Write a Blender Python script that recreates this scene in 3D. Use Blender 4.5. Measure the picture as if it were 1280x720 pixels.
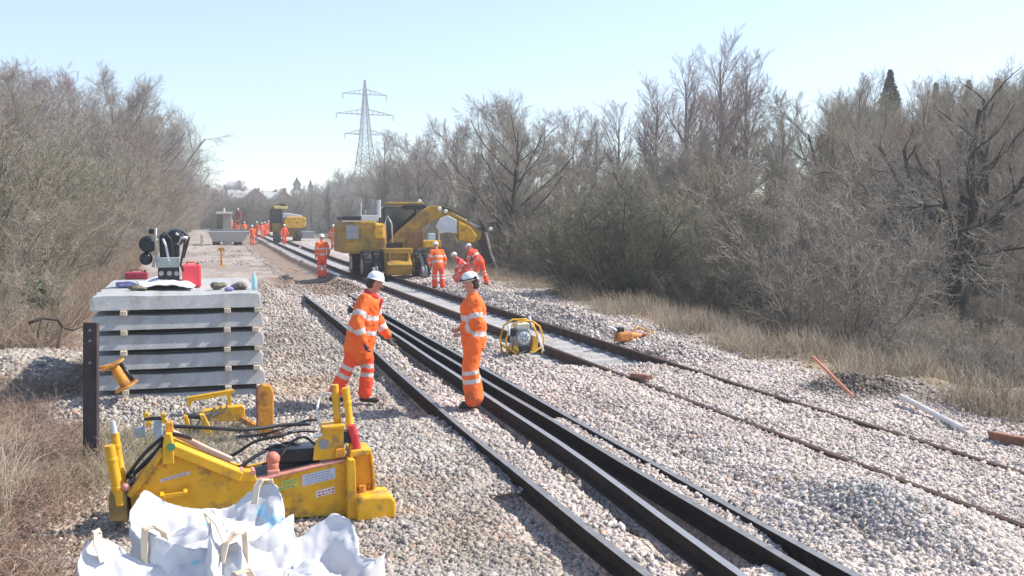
import bpy, bmesh, math, random
import numpy as np
from mathutils import Vector, Matrix, noise as mnoise

for o in list(bpy.data.objects):
    bpy.data.objects.remove(o)
scene = bpy.context.scene
COL = scene.collection
R = math.radians
rng = np.random.default_rng(7)
random.seed(7)

# ------------------------------------------------------------------ camera
H = 2.6                      # eye height above the ballast (standing on a platform)
F = 1300.0                   # focal length in pixels of a 1280 wide frame
PITCH = math.atan(92 / 1300)
YAW = math.atan(400 / 1300 * math.cos(PITCH))
cam = bpy.data.cameras.new("camera")
cam_o = bpy.data.objects.new("camera", cam)
COL.objects.link(cam_o)
cam.sensor_width = 36
cam.lens = 36 * F / 1280
cam.clip_start = 0.1
cam.clip_end = 6000
cam_o.location = (0, 0, H)
cam_o.rotation_euler = (R(90) - PITCH, 0, -YAW)
scene.camera = cam_o

# ------------------------------------------------------------------ light
SUN = Vector((0.72, -0.045, 0.74)).normalized()
world = bpy.data.worlds.new("World")
scene.world = world
world.use_nodes = True
wn = world.node_tree
bg = wn.nodes["Background"]
sky = wn.nodes.new("ShaderNodeTexSky")
sky.sky_type = 'NISHITA'
sky.sun_disc = False
sky.sun_elevation = math.asin(SUN.z)
sky.sun_rotation = math.atan2(SUN.x, SUN.y)
sky.air_density = 0.85
sky.dust_density = 0.25
sky.ozone_density = 1.4
wn.links.new(sky.outputs[0], bg.inputs[0])
bg.inputs[1].default_value = 0.15
sl = bpy.data.lights.new("sun", 'SUN')
sl.energy = 4.4
sl.angle = R(0.53)
sl.color = (1.0, 0.925, 0.83)
sun_o = bpy.data.objects.new("sun", sl)
COL.objects.link(sun_o)
sun_o.location = (30, -10, 40)
sun_o.rotation_euler = SUN.to_track_quat('Z', 'Y').to_euler()
scene.view_settings.view_transform = 'Standard'
scene.view_settings.look = 'None'
scene.view_settings.exposure = 0.8
scene.view_settings.gamma = 1
scene.view_settings.use_curve_mapping = False

# ------------------------------------------------------------------ camera maths: a photo point to a place
_fw = (math.sin(YAW) * math.cos(PITCH), math.cos(YAW) * math.cos(PITCH), -math.sin(PITCH))
_rt = (math.cos(YAW), -math.sin(YAW), 0)
_up = (math.sin(YAW) * math.sin(PITCH), math.cos(YAW) * math.sin(PITCH), math.cos(PITCH))

def _ray(px, py):
    a, b = (px - 640) / F, -(py - 360) / F
    return [_fw[i] + a * _rt[i] + b * _up[i] for i in range(3)]

def G(px, py, z=0.0):        # where the line of sight meets height z
    d = _ray(px, py)
    t = (z - H) / d[2]
    return d[0] * t, d[1] * t

def V(px, py, Y):            # where it meets the upright plane y = Y
    d = _ray(px, py)
    t = Y / d[1]
    return d[0] * t, H + d[2] * t

# ------------------------------------------------------------------ naming helpers
def tag(o, label=None, cat=None, group=None, kind=None):
    if label: o['label'] = label
    if cat: o['category'] = cat
    if group: o['group'] = group
    if kind: o['kind'] = kind
    return o

def thing(name, label, cat, loc=(0, 0, 0), rz=0, group=None):
    o = bpy.data.objects.new(name, None)
    COL.objects.link(o)
    o.location = loc
    o.rotation_euler = (0, 0, rz)
    o.empty_display_size = 0.2
    return tag(o, label, cat, group)

def link(name, me, parent=None, mats=()):
    o = bpy.data.objects.new(name, me)
    COL.objects.link(o)
    if parent: o.parent = parent
    for m in mats:
        me.materials.append(m)
    return o

def copy_tree(o, parent=None):
    c = o.copy()
    COL.objects.link(c)
    c.parent = parent
    for ch in list(o.children):
        copy_tree(ch, c)
    return c

# ------------------------------------------------------------------ materials
MATS = {}

def mat(name, col, rough=0.6, metal=0.0, var=0.0, scale=8.0, dirt=None, dirt_amt=0.0, bump=0.0, bscale=60.0,
        attr=None, alpha=None, spec=0.4, coat=0.0, transl=0.0):
    if name in MATS: return MATS[name]
    m = bpy.data.materials.new(name)
    m.use_nodes = True
    nt = m.node_tree
    N, L = nt.nodes, nt.links
    b = N["Principled BSDF"]
    b.inputs["Roughness"].default_value = rough
    b.inputs["Metallic"].default_value = metal
    b.inputs["Specular IOR Level"].default_value = spec
    b.inputs["Coat Weight"].default_value = coat
    tc = N.new("ShaderNodeTexCoord")
    if attr:
        a = N.new("ShaderNodeVertexColor"); a.layer_name = attr
        src = a.outputs[0]
    else:
        c = N.new("ShaderNodeRGB"); c.outputs[0].default_value = (*col, 1)
        src = c.outputs[0]
    if var:
        n = N.new("ShaderNodeTexNoise"); n.inputs["Scale"].default_value = scale; n.inputs["Detail"].default_value = 6
        L.new(tc.outputs["Object"], n.inputs["Vector"])
        mr = N.new("ShaderNodeMapRange")
        mr.inputs[1].default_value = 0.3; mr.inputs[2].default_value = 0.7
        mr.inputs[3].default_value = 1 - var; mr.inputs[4].default_value = 1 + var
        L.new(n.outputs[0], mr.inputs[0])
        mx = N.new("ShaderNodeVectorMath"); mx.operation = 'SCALE'
        L.new(src, mx.inputs[0]); L.new(mr.outputs[0], mx.inputs[3])
        src = mx.outputs[0]
    if dirt:
        n2 = N.new("ShaderNodeTexNoise"); n2.inputs["Scale"].default_value = scale * 0.7; n2.inputs["Detail"].default_value = 8
        n2.inputs["Roughness"].default_value = 0.7
        mp = N.new("ShaderNodeMapping"); mp.inputs[1].default_value = (5, 9, 2)
        L.new(tc.outputs["Object"], mp.inputs[0]); L.new(mp.outputs[0], n2.inputs["Vector"])
        r2 = N.new("ShaderNodeMapRange")
        r2.inputs[1].default_value = 0.62 - dirt_amt * 0.3; r2.inputs[2].default_value = 0.72 - dirt_amt * 0.2
        L.new(n2.outputs[0], r2.inputs[0])
        mm = N.new("ShaderNodeMix"); mm.data_type = 'RGBA'
        L.new(r2.outputs[0], mm.inputs[0]); L.new(src, mm.inputs[6]); mm.inputs[7].default_value = (*dirt, 1)
        src = mm.outputs[2]
    L.new(src, b.inputs["Base Color"])
    if bump:
        nb = N.new("ShaderNodeTexNoise"); nb.inputs["Scale"].default_value = bscale; nb.inputs["Detail"].default_value = 4
        L.new(tc.outputs["Object"], nb.inputs["Vector"])
        bp = N.new("ShaderNodeBump"); bp.inputs["Strength"].default_value = bump; bp.inputs["Distance"].default_value = 0.02
        L.new(nb.outputs[0], bp.inputs["Height"]); L.new(bp.outputs[0], b.inputs["Normal"])
    if transl:
        t = N.new("ShaderNodeBsdfTranslucent"); L.new(src, t.inputs[0])
        ms = N.new("ShaderNodeMixShader"); ms.inputs[0].default_value = transl
        out = N["Material Output"]
        L.new(b.outputs[0], ms.inputs[1]); L.new(t.outputs[0], ms.inputs[2]); L.new(ms.outputs[0], out.inputs[0])
    MATS[name] = m
    return m

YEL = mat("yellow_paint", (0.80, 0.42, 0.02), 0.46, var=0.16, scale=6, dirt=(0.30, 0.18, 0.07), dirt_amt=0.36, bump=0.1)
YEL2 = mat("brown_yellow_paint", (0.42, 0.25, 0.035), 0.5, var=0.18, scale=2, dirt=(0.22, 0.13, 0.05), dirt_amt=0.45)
ORAY = mat("orange_yellow_paint", (0.70, 0.30, 0.03), 0.5, var=0.15, scale=9, dirt=(0.25, 0.11, 0.04), dirt_amt=0.5)
BLK = mat("black_rubber", (0.022, 0.022, 0.024), 0.6, var=0.3, scale=20)
BLKM = mat("black_metal", (0.02, 0.022, 0.026), 0.35, var=0.3, scale=12)
GREY = mat("grey_metal", (0.30, 0.31, 0.32), 0.45, metal=0.3, var=0.15, scale=12)
PALE = mat("pale_metal", (0.62, 0.64, 0.66), 0.4, metal=0.2, var=0.1, scale=12)
WHITE = mat("white_paint", (0.80, 0.80, 0.80), 0.5, var=0.05, scale=10)
RED = mat("red_paint", (0.62, 0.05, 0.06), 0.45, var=0.1, scale=8)
DRED = mat("dark_red_paint", (0.30, 0.03, 0.05), 0.5, var=0.15, scale=8)
PINK = mat("faded_red_paint", (0.62, 0.28, 0.22), 0.6, var=0.15, scale=15)
GREEN = mat("green_paint", (0.10, 0.30, 0.14), 0.5)
GLASS = mat("dark_glass", (0.03, 0.035, 0.04), 0.08, spec=0.8)
WOOD = mat("pale_timber", (0.62, 0.52, 0.40), 0.8, var=0.2, scale=20)
OLDW = mat("weathered_timber", (0.24, 0.21, 0.18), 0.9, var=0.3, scale=10)
CONC = mat("fresh_concrete", (0.43, 0.43, 0.425), 0.88, var=0.12, scale=5, dirt=(0.34, 0.33, 0.315), dirt_amt=0.35, bump=0.25, bscale=40)
CONC2 = mat("laid_concrete", (0.42, 0.41, 0.40), 0.85, var=0.10, scale=4, bump=0.1, bscale=40)
RUSTD = mat("dark_rail_steel", (0.036, 0.027, 0.023), 0.9, spec=0.1, var=0.3, scale=9)
RUSTS = mat("brown_rail_steel", (0.085, 0.055, 0.045), 0.9, var=0.3, scale=5, spec=0.1)
RAILTOP = mat("worn_rail_head", (0.24, 0.235, 0.23), 0.5, metal=0.3, var=0.2, scale=9)
SHINE = mat("bright_rail_head", (0.30, 0.30, 0.31), 0.5, metal=0.25, var=0.1, scale=9)
RUST = mat("rusty_steel", (0.28, 0.13, 0.08), 0.8, var=0.3, scale=14)
HOSE = mat("hose_rubber", (0.035, 0.035, 0.04), 0.45)

# ------------------------------------------------------------------ mesh collector
class MB:
    def __init__(s):
        s.v, s.f, s.mi = [], [], []
    def add(s, vs, fs, mi=0):
        n = len(s.v)
        s.v += [tuple(v) for v in vs]
        s.f += [tuple(i + n for i in f) for f in fs]
        s.mi += [mi] * len(fs)
        return s
    def box(s, c, size, rot=None, mi=0, taper=1.0):
        hx, hy, hz = size[0] / 2, size[1] / 2, size[2] / 2
        vs = []
        for z, k in ((-hz, 1), (hz, taper)):
            for x, y in ((-1, -1), (1, -1), (1, 1), (-1, 1)):
                vs.append(Vector((x * hx * k, y * hy * k, z)))
        if rot is not None:
            M = rot if isinstance(rot, Matrix) else Matrix.Rotation(rot, 3, 'Z')
            vs = [M @ v for v in vs]
        c = Vector(c)
        return s.add([v + c for v in vs], [(3, 2, 1, 0), (4, 5, 6, 7), (0, 1, 5, 4), (1, 2, 6, 5), (2, 3, 7, 6), (3, 0, 4, 7)], mi)
    def bar(s, a, b, w, h=None, mi=0):
        a, b = Vector(a), Vector(b)
        d = b - a
        q = d.to_track_quat('Z', 'Y').to_matrix()
        return s.box((a + b) / 2, (w, h or w, d.length), q, mi)
    def prism(s, pts, y0, y1, mi=0):              # outline in x,z pushed from y0 to y1
        n = len(pts)
        area = sum(pts[i][0] * pts[(i + 1) % n][1] - pts[(i + 1) % n][0] * pts[i][1] for i in range(n))
        if area < 0: pts = pts[::-1]
        vs = [(x, y0, z) for x, z in pts] + [(x, y1, z) for x, z in pts]
        fs = [tuple(range(n)), tuple(range(2 * n - 1, n - 1, -1))]
        fs += [(i, i + n, (i + 1) % n + n, (i + 1) % n) for i in range(n)]
        return s.add(vs, fs, mi)
    def cyl(s, a, b, r, r2=None, n=14, mi=0):
        a, b = Vector(a), Vector(b)
        r2 = r if r2 is None else r2
        M = (b - a).to_track_quat('Z', 'Y').to_matrix()
        vs = []
        for p, rr in ((a, r), (b, r2)):
            for i in range(n):
                t = 2 * math.pi * i / n
                vs.append(p + M @ Vector((math.cos(t) * rr, math.sin(t) * rr, 0)))
        fs = [tuple(range(n - 1, -1, -1)), tuple(range(n, 2 * n))]
        fs += [(i, (i + 1) % n, (i + 1) % n + n, i + n) for i in range(n)]
        return s.add(vs, fs, mi)
    def lathe(s, o, axis, prof, n=24, mi=0):      # prof: (radius, distance along axis)
        o = Vector(o)
        M = Vector(axis).to_track_quat('Z', 'Y').to_matrix()
        vs, fs = [], []
        for r, h in prof:
            for i in range(n):
                t = 2 * math.pi * i / n
                vs.append(o + M @ Vector((math.cos(t) * r, math.sin(t) * r, h)))
        for j in range(len(prof) - 1):
            for i in range(n):
                fs.append((j * n + i, j * n + (i + 1) % n, (j + 1) * n + (i + 1) % n, (j + 1) * n + i))
        fs.append(tuple(range(n - 1, -1, -1)))
        fs.append(tuple(range((len(prof) - 1) * n, len(prof) * n)))
        return s.add(vs, fs, mi)
    def tube(s, pts, r, n=8, mi=0):
        pts = [Vector(p) for p in pts]
        rs = r if isinstance(r, (list, tuple)) else [r] * len(pts)
        vs, fs = [], []
        ref = Vector((0.13, 0.31, 0.94))
        for k, p in enumerate(pts):
            t = (pts[min(k + 1, len(pts) - 1)] - pts[max(k - 1, 0)]).normalized()
            a = t.cross(ref)
            if a.length < 0.05: a = t.cross(Vector((1, 0, 0)))
            a.normalize()
            b = t.cross(a)
            for i in range(n):
                th = 2 * math.pi * i / n
                vs.append(p + (a * math.cos(th) + b * math.sin(th)) * rs[k])
        for k in range(len(pts) - 1):
            for i in range(n):
                fs.append((k * n + i, k * n + (i + 1) % n, (k + 1) * n + (i + 1) % n, (k + 1) * n + i))
        fs.append(tuple(range(n - 1, -1, -1)))
        fs.append(tuple(range((len(pts) - 1) * n, len(pts) * n)))
        return s.add(vs, fs, mi)
    def ball(s, c, r, n=12, m=8, mi=0, sc=(1, 1, 1)):
        c = Vector(c)
        vs, fs = [], []
        for j in range(1, m):
            ph = math.pi * j / m
            for i in range(n):
                t = 2 * math.pi * i / n
                vs.append(c + Vector((r * sc[0] * math.sin(ph) * math.cos(t), r * sc[1] * math.sin(ph) * math.sin(t), r * sc[2] * math.cos(ph))))
        top, bot = len(vs), len(vs) + 1
        vs += [c + Vector((0, 0, r * sc[2])), c - Vector((0, 0, r * sc[2]))]
        for j in range(m - 2):
            for i in range(n):
                fs.append((j * n + i, (j + 1) * n + i, (j + 1) * n + (i + 1) % n, j * n + (i + 1) % n))
        for i in range(n):
            fs.append((top, i, (i + 1) % n))
            fs.append((bot, (m - 2) * n + (i + 1) % n, (m - 2) * n + i))
        return s.add(vs, fs, mi)
    def build(s, name, mats, parent=None, smooth=False, bevel=0.0, seg=2):
        me = bpy.data.meshes.new(name)
        me.from_pydata(s.v, [], s.f)
        if not isinstance(mats, (list, tuple)): mats = [mats]
        o = link(name, me, parent, mats)
        if any(s.mi): me.polygons.foreach_set("material_index", s.mi)
        bm = bmesh.new(); bm.from_mesh(me); bmesh.ops.recalc_face_normals(bm, faces=bm.faces); bm.to_mesh(me); bm.free()
        if smooth: me.shade_smooth() if smooth is True else me.shade_auto(smooth) if hasattr(me, 'shade_auto') else me.shade_smooth()
        if bevel:
            bv = o.modifiers.new("edge", 'BEVEL'); bv.width = bevel; bv.segments = seg; bv.limit_method = 'ANGLE'; bv.angle_limit = R(35)
        return o

def smooth_by_angle(o, deg=40):
    me = o.data
    me.polygons.foreach_set("use_smooth", [True] * len(me.polygons))
    bm = bmesh.new(); bm.from_mesh(me)
    for e in bm.edges:
        e.smooth = len(e.link_faces) == 2 and e.calc_face_angle(0) < R(deg)
    bm.to_mesh(me); bm.free()
    return o

def mesh_np(name, V_, F_, smooth=False, col=None, colname='tint'):
    """V_ (n,3); F_ (m,k) with equal k, or a list of such arrays"""
    Fs = F_ if isinstance(F_, list) else [F_]
    me = bpy.data.meshes.new(name)
    V_ = np.ascontiguousarray(V_, dtype=np.float32)
    me.vertices.add(len(V_)); me.vertices.foreach_set("co", V_.ravel())
    loops = np.concatenate([f.ravel() for f in Fs]).astype(np.int32)
    tot = np.concatenate([np.full(len(f), f.shape[1], np.int32) for f in Fs])
    start = np.concatenate([[0], np.cumsum(tot)[:-1]]).astype(np.int32)
    me.loops.add(len(loops)); me.loops.foreach_set("vertex_index", loops)
    me.polygons.add(len(tot)); me.polygons.foreach_set("loop_start", start)
    try: me.polygons.foreach_set("loop_total", tot)
    except Exception: pass
    if smooth: me.polygons.foreach_set("use_smooth", np.ones(len(tot), bool))
    if col is not None:
        a = me.color_attributes.new(colname, 'FLOAT_COLOR', 'POINT')
        c4 = np.ones((len(V_), 4), np.float32); c4[:, :3] = col
        a.data.foreach_set("color", c4.ravel())
    me.update(); me.validate()
    return me

# ------------------------------------------------------------------ value noise on arrays
def _hash(ix, iy, seed):
    h = (ix * 374761393 + iy * 668265263 + seed * 1442695041) & 0xFFFFFFFF
    h = ((h ^ (h >> 13)) * 1274126177) & 0xFFFFFFFF
    return ((h ^ (h >> 16)) & 0xFFFF) / 65535.0

def vnoise(x, y, s=1.0, seed=0):
    x = np.asarray(x, float) / s; y = np.asarray(y, float) / s
    ix = np.floor(x).astype(np.int64); iy = np.floor(y).astype(np.int64)
    fx = x - ix; fy = y - iy
    fx = fx * fx * (3 - 2 * fx); fy = fy * fy * (3 - 2 * fy)
    a = _hash(ix, iy, seed); b = _hash(ix + 1, iy, seed); c = _hash(ix, iy + 1, seed); d = _hash(ix + 1, iy + 1, seed)
    return (a * (1 - fx) + b * fx) * (1 - fy) + (c * (1 - fx) + d * fx) * fy - 0.5

def fbm(x, y, s=1.0, seed=0, oct=3):
    return sum(vnoise(x, y, s / 2 ** k, seed + k) / 2 ** k for k in range(oct))

def sst(a, b, x):
    t = np.clip((np.asarray(x, float) - a) / (b - a), 0, 1)
    return t * t * (3 - 2 * t)

def bend(y):                 # the line curves away to the right in the distance
    y = np.asarray(y, float)
    return np.where(y > 45, 0.019 * (np.sqrt((y - 45) ** 2 + 144) - 12), 0.0)
# ------------------------------------------------------------------ ground
# centre lines of the four near rails, traced as x(y)
RAIL = {
    'R1': ([5, 8.2, 13, 19, 26, 33], [3.02, 2.98, 3.02, 3.18, 3.28, 3.33]),
    'R2': ([5, 6.14, 7.69, 9.6, 13.5, 23, 29], [3.52, 3.55, 3.66, 3.77, 3.83, 4.02, 4.1]),
    'R3': ([5, 6, 7.6, 10, 14.3, 24, 30], [4.03, 4.04, 4.06, 4.09, 4.13, 4.28, 4.36]),
    'R4': ([5, 8, 12.5, 16.2, 26, 33], [4.36, 4.38, 4.44, 4.5, 4.62, 4.68]),
    'S1': ([4, 300], [6.42, 6.38]),
    'S2': ([4, 300], [7.74, 7.62]),
}
def rx(k, y):
    a, b = RAIL[k]
    y = np.asarray(y, float)
    return sum(np.interp(y + o, a, b) for o in (-1.6, -.8, 0, .8, 1.6)) / 5 + (bend(y) if k[0] == 'S' else 0)

def in_band(x, a, b, soft=0.06):
    return sst(a - soft, a + soft, x) * (1 - sst(b - soft, b + soft, x))

def ground_z(x, y, fine=True):
    x = np.asarray(x, float); y = np.asarray(y, float)
    c = bend(y)
    xs = x - c
    z = 0.10 * fbm(x, y, 2.2, 3, 3)
    jag = 0.10 * vnoise(x, y, 0.35, 21) + 0.07 * vnoise(x, y, 0.15, 22)
    near = y < 33.5
    # trench beside the first rail
    t1 = np.where((y > 9.3) & (y < 13.2), 0.25, 1.0) * sst(33.5, 31, y) * sst(0, 1, 1 + 0 * y)
    r1 = rx('R1', y)
    z = z - 0.19 * t1 * in_band(x + jag, r1 - 0.40, r1 + 0.02, 0.07)
    r2, r3, r4 = rx('R2', y), rx('R3', y), rx('R4', y)
    m = sst(30.5, 28, y)
    z = z + m * (-0.20) * in_band(x + jag, r2 - 0.26, r2 + 0.02, 0.06)
    open23 = sst(6.6, 7.4, y + jag * 3)
    z = z + m * (-0.22) * in_band(x, r2 + 0.02, r3 - 0.02, 0.04) * open23
    open34 = np.maximum(sst(12.0, 12.8, y + jag * 3), 1 - sst(6.6, 7.1, y + jag * 3))
    z = z + m * (-0.24) * in_band(x, r3 + 0.02, r4 - 0.02, 0.04) * open34
    z = np.where(near & (x > r1 - 0.1) & (x < r4 + 0.1), np.minimum(z, 0.06 + 0 * z), z)
    m4 = in_band(x, r3 + .035, r4 - .03, .03) * sst(6.9, 7.5, y) * (1 - sst(11.9, 12.6, y))
    z = z * (1 - m4) + .045 * m4
    m5 = in_band(x, r4 + .03, r4 + .5, .06) * (1 - sst(29, 33, y))
    z = z * (1 - m5) + (.05 + .3 * z) * m5
    # the second line: no stone between the sleepers past the end of the filled part
    s1, s2 = 6.40, 7.70
    unb = sst(15.6, 17.2, y + 2 * jag)
    flat = in_band(xs, s1 - 0.66, s2 + 0.34, 0.12)
    z = z * (1 - flat * unb) + (-0.095) * flat * unb
    fill = in_band(xs, s1 - 0.7, s2 + 0.6, 0.2) * (1 - unb)
    z = z * (1 - fill) + (0.030 + 0.35 * z) * fill
    # berm on the far side and heaps
    berm = np.exp(-((xs - 8.75) / 0.42) ** 2) * sst(12, 22, y) * (0.24 + 0.14 * vnoise(x, y, 2.6, 5)) * (1 - .75 * sst(33, 37, y))
    z = z + berm
    z = z + 0.14 * np.exp(-(((x - 5.45) / 0.5) ** 2)) * (0.7 + vnoise(x, y, 1.7, 8)) * sst(55, 35, y)
    z = z + 0.20 * np.exp(-((x - 5.45) / 0.6) ** 2 - ((y - 7.2) / 0.8) ** 2)
    z = z + 0.22 * np.exp(-((x - 7.1) / .35) ** 2 - ((y - 6.3) / 0.6) ** 2)
    z = z + 0.19 * np.exp(-((x - 9.35) / 0.75) ** 2 - ((y - 13.1) / 0.6) ** 2) * (1 + fbm(x, y, 0.4, 9))
    for q in (6.41, 7.72):
        w_ = np.exp(-((xs - q) / .13) ** 4) * (y < 40)
        z = z * (1 - w_) + np.minimum(z, .045) * w_
    # dug out bed of the first line
    dig = in_band(xs, 3.9, 5.35, 0.16) * sst(41.6, 42.4, y) * sst(140, 120, y)
    z = z - 0.17 * dig
    lip = (np.exp(-((xs - 3.7) / 0.2) ** 2) + np.exp(-((xs - 5.6) / 0.25) ** 2)) * sst(41, 43, y) * sst(140, 120, y)
    z = z + 0.06 * lip
    gap = in_band(xs, 2.8, 5.2, 0.3) * sst(33.2, 34, y) * sst(42.6, 41.8, y)
    z = z - 0.15 * gap + 0.08 * gap * fbm(x, y, 1.0, 12)
    # stone heap by the stack
    z = z + .19 * np.exp(-((x + .45) / 1.7) ** 4 - ((y - 14.42) / .42) ** 2)
    z = z + 0.22 * np.exp(-((x + 2.75) / 0.8) ** 2 - ((y - 18.6) / 1.8) ** 2)
    # verge falls away to the wood on one side, rises into scrub on the other
    edge = 9.3 + 0.06 * np.clip(y - 10, 0, 30) + 0.6 * vnoise(x, y, 4, 14)
    d = xs - edge
    z = z - 1.15 * sst(1.2, 5.0, d) + sst(0.0, 1, d) * 0.22 * fbm(x, y, 1.3, 31)
    dl = -2.3 - 0.0 * y - xs
    z = z + sst(0, 1.5, dl) * (0.22 * fbm(x, y, 1.1, 17) + 0.1) + 0.5 * sst(1.5, 8, dl)
    # land rises far off
    z = z + 5.0 * sst(230, 340, y) + 3 * sst(340, 800, y)
    z = z + 0.025 * vnoise(x, y, 0.16, 41) * (np.abs(xs - 3) < 7) + 0.02 * vnoise(x, y, 0.3, 42)
    return z

def mixc(a, b, t):
    return a * (1 - t[..., None]) + np.array(b) * t[..., None]

def ground_tint(x, y):
    x = np.asarray(x, float); y = np.asarray(y, float)
    xs = x - bend(y)
    n1, n2, n3 = fbm(x, y, 1.6, 51), fbm(x, y, 0.5, 52), fbm(x, y, 5, 53)
    c = np.empty(x.shape + (3,)); c[:] = (0.50, 0.435, 0.39)               # fresh stone
    old = sst(3.1, 2.5, xs + n1 * 0.9) * sst(34, 26, y)
    c = mixc(c, (0.385, 0.345, 0.305), old * 0.95)
    br = sst(-0.1, 0.3, n1 + 0.35 * n2) * sst(3, 2, xs)
    c = mixc(c, (0.36, 0.28, 0.215), br * 0.85)
    dk = sst(0.12, 0.5, fbm(x, y, 2.4, 61)) * sst(2.6, 2.0, xs)
    c = mixc(c, (0.23, 0.22, 0.21), dk * 0.55)
    # dusty haul way
    du = sst(2.7, 2.2, xs + 0.4 * n1) * sst(18, 24, y)
    c = mixc(c, (0.43, 0.375, 0.33), du)
    c = mixc(c, (0.33, 0.27, 0.23), du * sst(-0.12, 0.22, fbm(x, y * 0.22, 1.1, 71)) * 0.85)
    c = mixc(c, (0.30, 0.245, 0.20), in_band(xs, 2.4, 3.8, .3) * sst(34, 40, y) * (0.6 + n1))
    dig = in_band(xs, 3.9, 5.45, 0.1) * sst(33.6, 35, y) * sst(150, 130, y)
    c = mixc(c, (0.29, 0.215, 0.165), dig * 0.95)
    c = mixc(c, (0.45, 0.425, 0.40), in_band(xs, 5.8, 8.0, .1) * sst(16, 17, y) * sst(150, 120, y))
    lip = (np.exp(-((xs - 3.85) / 0.14) ** 2) + np.exp(-((xs - 5.45) / 0.14) ** 2)) * sst(41, 43, y) * sst(140, 120, y)
    lip = np.maximum(lip, in_band(xs, 3.3, 5.6, .3) * np.exp(-((y - 42.3) / 0.7) ** 2))
    c = mixc(c, (0.17, 0.12, 0.09), np.clip(lip, 0, 1) * 0.8)  # shadow lines along the dug edges, painted into the brown earth colour
    # dark heaps
    hp = np.exp(-((x - 9.35) / 0.7) ** 2 - ((y - 13.0) / 0.8) ** 2)
    c = mixc(c, (0.15, 0.12, 0.095), np.clip(hp * 1.3, 0, 1) * .9)
    hp = np.exp(-((x - 5.6) / .85) ** 2 - ((y - 7.2) / 1.0) ** 2) + np.exp(-((x - 7.1) / .7) ** 2 - ((y - 6.3) / 0.7) ** 2)
    c = mixc(c, (0.30, 0.29, 0.28), np.clip(hp, 0, 1) * 0.6)
    # verges
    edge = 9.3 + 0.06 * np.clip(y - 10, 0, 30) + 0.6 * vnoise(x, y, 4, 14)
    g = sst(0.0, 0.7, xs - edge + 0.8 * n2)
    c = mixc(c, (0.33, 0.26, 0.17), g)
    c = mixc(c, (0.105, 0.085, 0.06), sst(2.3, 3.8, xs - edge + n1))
    gl = sst(-2.0, -2.9, xs + 0.9 * n1)
    gl = np.where(y < 13, sst(-1.0 - 0.0 * y, -1.7, xs + 0.7 * n1), gl)
    gl = gl * (1 - np.exp(-((x + 2.75) / 1.0) ** 2 - ((y - 18.6) / 2.2) ** 2))
    c = mixc(c, (0.27, 0.20, 0.145), gl)
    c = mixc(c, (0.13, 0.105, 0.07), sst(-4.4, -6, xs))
    far = sst(160, 240, y)
    c = mixc(c, (0.16, 0.15, 0.09), far)
    c *= (1 + 0.25 * n2 + 0.15 * n3)[..., None]
    return np.clip(c, 0.01, 0.8)

def axis(segs):
    out = [segs[0][0]]
    for a, b, s in segs:
        n = max(1, round((b - a) / s))
        out += list(np.linspace(a, b, n + 1)[1:])
    return np.array(out)
gx = axis([(-900, -200, 100), (-200, -40, 10), (-40, -9, 1.2), (-9, -2, .2), (-2, 2.5, .11), (2.5, 4.9, .045), (4.9, 9.5, .09), (9.5, 15, .2), (15, 45, 1.2), (45, 260, 10), (260, 1200, 100)])
gy = axis([(-60, 3, 6), (3, 4.5, .3), (4.5, 18, .09), (18, 34, .14), (34, 60, .3), (60, 150, 1.0), (150, 400, 6), (400, 2500, 100)])
X, Y = np.meshgrid(gx, gy)
Z = ground_z(X, Y)
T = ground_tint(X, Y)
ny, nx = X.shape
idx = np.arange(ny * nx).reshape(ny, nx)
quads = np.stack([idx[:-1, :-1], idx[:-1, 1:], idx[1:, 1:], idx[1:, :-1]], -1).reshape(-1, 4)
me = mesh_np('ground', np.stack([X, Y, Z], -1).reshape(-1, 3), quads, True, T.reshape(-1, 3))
gm = bpy.data.materials.new("ballast_and_earth"); gm.use_nodes = True
N, L = gm.node_tree.nodes, gm.node_tree.links
b = N["Principled BSDF"]; b.inputs["Roughness"].default_value = 0.95; b.inputs["Specular IOR Level"].default_value = 0.2
tc = N.new("ShaderNodeTexCoord"); at = N.new("ShaderNodeVertexColor"); at.layer_name = 'tint'
vo = N.new("ShaderNodeTexVoronoi"); vo.inputs["Scale"].default_value = 26; vo.feature = 'F1'
L.new(tc.outputs["Object"], vo.inputs["Vector"])
sep = N.new("ShaderNodeSeparateColor"); L.new(vo.outputs["Color"], sep.inputs[0])
mr = N.new("ShaderNodeMapRange"); mr.inputs[3].default_value = 0.7; mr.inputs[4].default_value = 1.3
L.new(sep.outputs[0], mr.inputs[0])
sc_ = N.new("ShaderNodeVectorMath"); sc_.operation = 'SCALE'
L.new(at.outputs[0], sc_.inputs[0]); L.new(mr.outputs[0], sc_.inputs[3])
L.new(sc_.outputs[0], b.inputs["Base Color"])
bp = N.new("ShaderNodeBump"); bp.inputs["Strength"].default_value = 0.9; bp.inputs["Distance"].default_value = 0.035; bp.invert = True
L.new(vo.outputs["Distance"], bp.inputs["Height"])
nz = N.new("ShaderNodeTexNoise"); nz.inputs["Scale"].default_value = 3.0; nz.inputs["Detail"].default_value = 8
L.new(tc.outputs["Object"], nz.inputs["Vector"])
bp2 = N.new("ShaderNodeBump"); bp2.inputs["Strength"].default_value = 0.6; bp2.inputs["Distance"].default_value = 0.08
L.new(nz.outputs[0], bp2.inputs["Height"]); L.new(bp.outputs[0], bp2.inputs["Normal"]); L.new(bp2.outputs[0], b.inputs["Normal"])
tag(link('ground', me, None, [gm]), kind='structure')

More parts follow.
